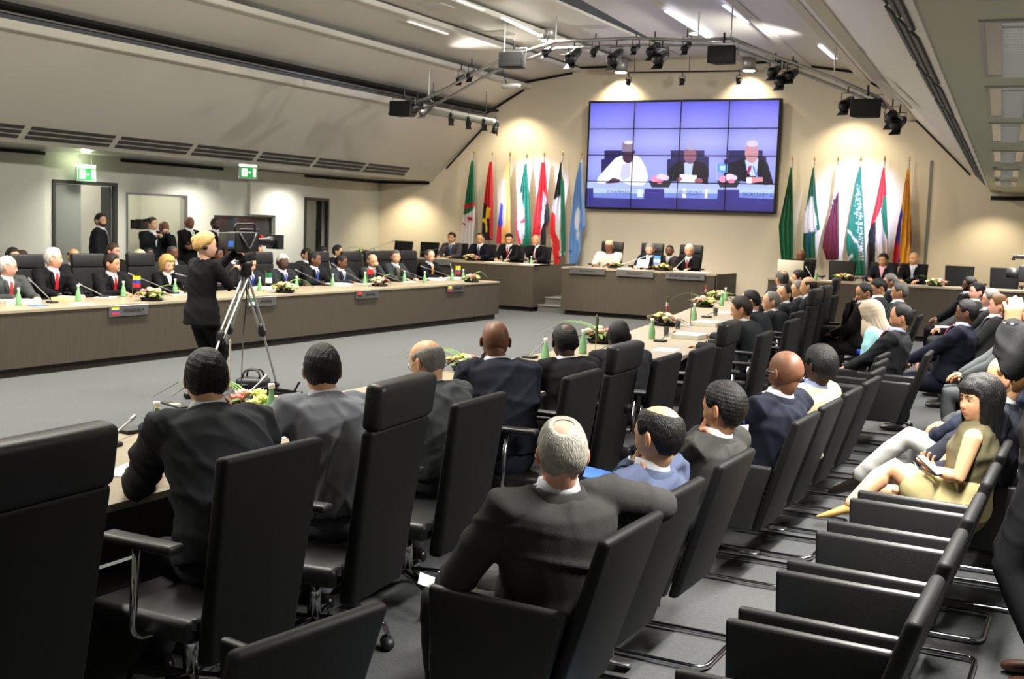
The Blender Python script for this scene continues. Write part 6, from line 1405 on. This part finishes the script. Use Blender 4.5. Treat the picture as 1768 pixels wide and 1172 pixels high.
CB = thing('broadcast_camera', 'large black television camera on the tripod, pointing right', 'camera', tuple(apex+Vector((0, 0, .17))), radians(-2))
CB.scale = (.85, .85, .85)
obj('body', bev(box(-.075, -.26, 0, .075, .16, .24), .015), 'black_plastic', CB); obj('battery', bev(box(-.065, -.42, .03, .065, -.26, .23), .01), 'door_frame', CB); obj('battery_label', box(.066, -.39, .06, .068, -.30, .13), 'blue_paper', CB, False)
obj('carry_handle', pipe([(0, -.2, .24), (0, -.2, .33), (0, .16, .34), (0, .16, .24)], .014, 8, .04), 'black_plastic', CB)
obj('lens', [tube([(0, .16, .12), (0, .24, .12), (0, .44, .12)], [.05, .045, .06], 18), tube([(0, .44, .12), (0, .50, .12)], .068, 18)], 'black_metal', CB); obj('matte_box', box(-.10, .50, .03, .10, .60, .21), 'dark', CB, False)
obj('microphone', tube([(-.09, .0, .26), (-.09, .32, .26)], .02, 10), 'black_plastic', CB); obj('shoulder_strap', pipe([(.08, -.2, .22), (.11, -.06, .02), (.08, .1, .22)], .014, 8, .05), 'door_frame', CB)
obj('viewfinder', bev(box(-.19, .02, .12, -.08, .2, .22), .01), 'black_plastic', CB); obj('tally_light', box(.06, .17, .17, .09, .22, .20), mat('red_light', rgb(230, 40, 30), .4).name, CB, False)
CA = obj('camera_cable', pipe([tuple(apex+Vector((.02, -.05, .2))), tuple(apex+Vector((-.02, .05, -.3))), tuple(apex+Vector((-.1, .1, -.7))), (apex.x+.05, apex.y-.1, .3), (apex.x+.12, apex.y-.2, .02), (apex.x+.4, apex.y-.3, .02)], .006, 6, .05), 'black_plastic'); tag(CA, 'thin black cable hanging from the tripod camera to the floor', 'cable')
BG = thing('equipment_bag', 'black equipment bag with curved handles on the floor behind the flowers', 'bag', tuple(pz(437, 672, 0)), radians(20)); obj('body', bev(box(-.17, -.12, 0, .17, .12, .13), .04), 'black_plastic', BG)
for s in (-1, 1): obj('handle', pipe([(-.1, s*.08, .12), (-.08, s*.05, .22), (.08, s*.05, .22), (.1, s*.08, .12)], .011, 8, .05), 'black_plastic', BG)
FC = thing('flight_case', 'open black case on the carpet at the right tripod foot', 'case', tuple(pz(478, 690, 0)), radians(-8)); obj('tray', [box(-.25, -.12, 0, .25, .12, .015), box(-.25, -.12, .015, -.235, .12, .10), box(.235, -.12, .015, .25, .12, .10), box(-.235, .105, .015, .235, .12, .10), box(-.235, -.12, .015, .235, -.105, .10)], 'black_plastic', FC, False); obj('lid_stay', tube([(.18, .05, .08), (.24, .08, .2)], .012, 8), 'black_metal', FC)
GR = thing('cable_ramp', 'flat grey and yellow strip lying left of the operator\'s feet', 'cable ramp', tuple(pz(300, 700, 0)), radians(-20)); obj('strip', bev(box(-.2, -.05, 0, .2, .05, .02), .006, 1), 'door_frame', GR); obj('marking', box(-.02, -.04, .02, .07, .04, .022), 'yellow_paper', GR, False)
# ------------------------------------------------------------------ small things among the observers
q = pY(1606, 803, 6.02)
ph = thing('smartphone', 'white smartphone in the hand of the woman with long dark hair', 'phone', tuple(q), radians(62)); obj('case', bev(box(-.032, -.06, -.006, .032, .06, .001), .003, 2), 'black_plastic', ph); obj('front', box(-.029, -.056, .001, .029, .056, .003), 'white', ph, False); ph.rotation_euler = (radians(35), radians(5), radians(75)); ph.scale = (1.15, 1.15, 1.15)
bd_ = thing('visitor_badge', 'white and blue visitor badge hanging on the bald man in navy', 'badge', tuple(pY(1284, 748, 6.2)), radians(60)); obj('card', box(-.032, -.002, -.045, .032, .002, .045), 'white', bd_, False); obj('blue_field', box(-.032, -.0035, -.045, .032, -.002, -.015), 'blue_paper', bd_, False); obj('lanyard', pipe([(0, 0, .045), (.01, .02, .12), (.03, .05, .2)], .004, 6), 'blue_paper', bd_)
bx = thing('gift_box', 'pale blue box with a dark ribbon on the floor behind the grey-haired man', 'box', (-1.50, 3.62, 0), radians(70)); obj('box_body', bev(box(-.17, -.22, 0, .17, .22, .12), .004, 1), mat('pale_blue_box', rgb(150, 195, 225), .35).name, bx, False); obj('ribbon', [box(-.05, -.222, .0, .03, .222, .122)], mat('navy_ribbon', rgb(34, 44, 84), .5).name, bx, False)
bk = obj('brochure', bev(box(-.06, -.10, 0, .06, .10, .008), .002, 1), mat('brochure_blue', rgb(50, 100, 170), .4).name); bk.location = pX(1034, 822, -1.72); bk.rotation_euler = (0, radians(10), radians(20)); tag(bk, 'blue brochure held in front of the man in slate blue', 'brochure')
wt = B1_['arm'][-1][2]; nn = wpos(B1_, wt+np.array([-.02, .05, .0])); np_ = obj('notepaper', box(-.06, -.04, 0, .06, .04, .003), 'paper', smooth=False); np_.location = nn; np_.rotation_euler = (radians(14), radians(20), radians(30)); tag(np_, 'small folded white paper at the hand of the grey-haired man', 'paper')
bb = obj('blue_box', bev(box(-.05, -.03, 0, .05, .03, .04), .004, 1), mat('box_blue', rgb(40, 60, 200), .4).name); bb.location = pX(1489, 611, -2.05); tag(bb, 'small bright blue box held in front of the headscarf woman', 'box')
lp = paper(pX(1640, 565, -1.55), 'white document on the knees of the far black-haired man in grey', .3, .22, .3, .004)
gb = obj('green_cup', lathe([(.001, 0), (.03, 0), (.036, .08), (.001, .08)], 14), 'green_glass'); gb.location = pX(1653, 745, -.78); tag(gb, 'pale green cup in the lap behind the long-haired woman', 'cup')
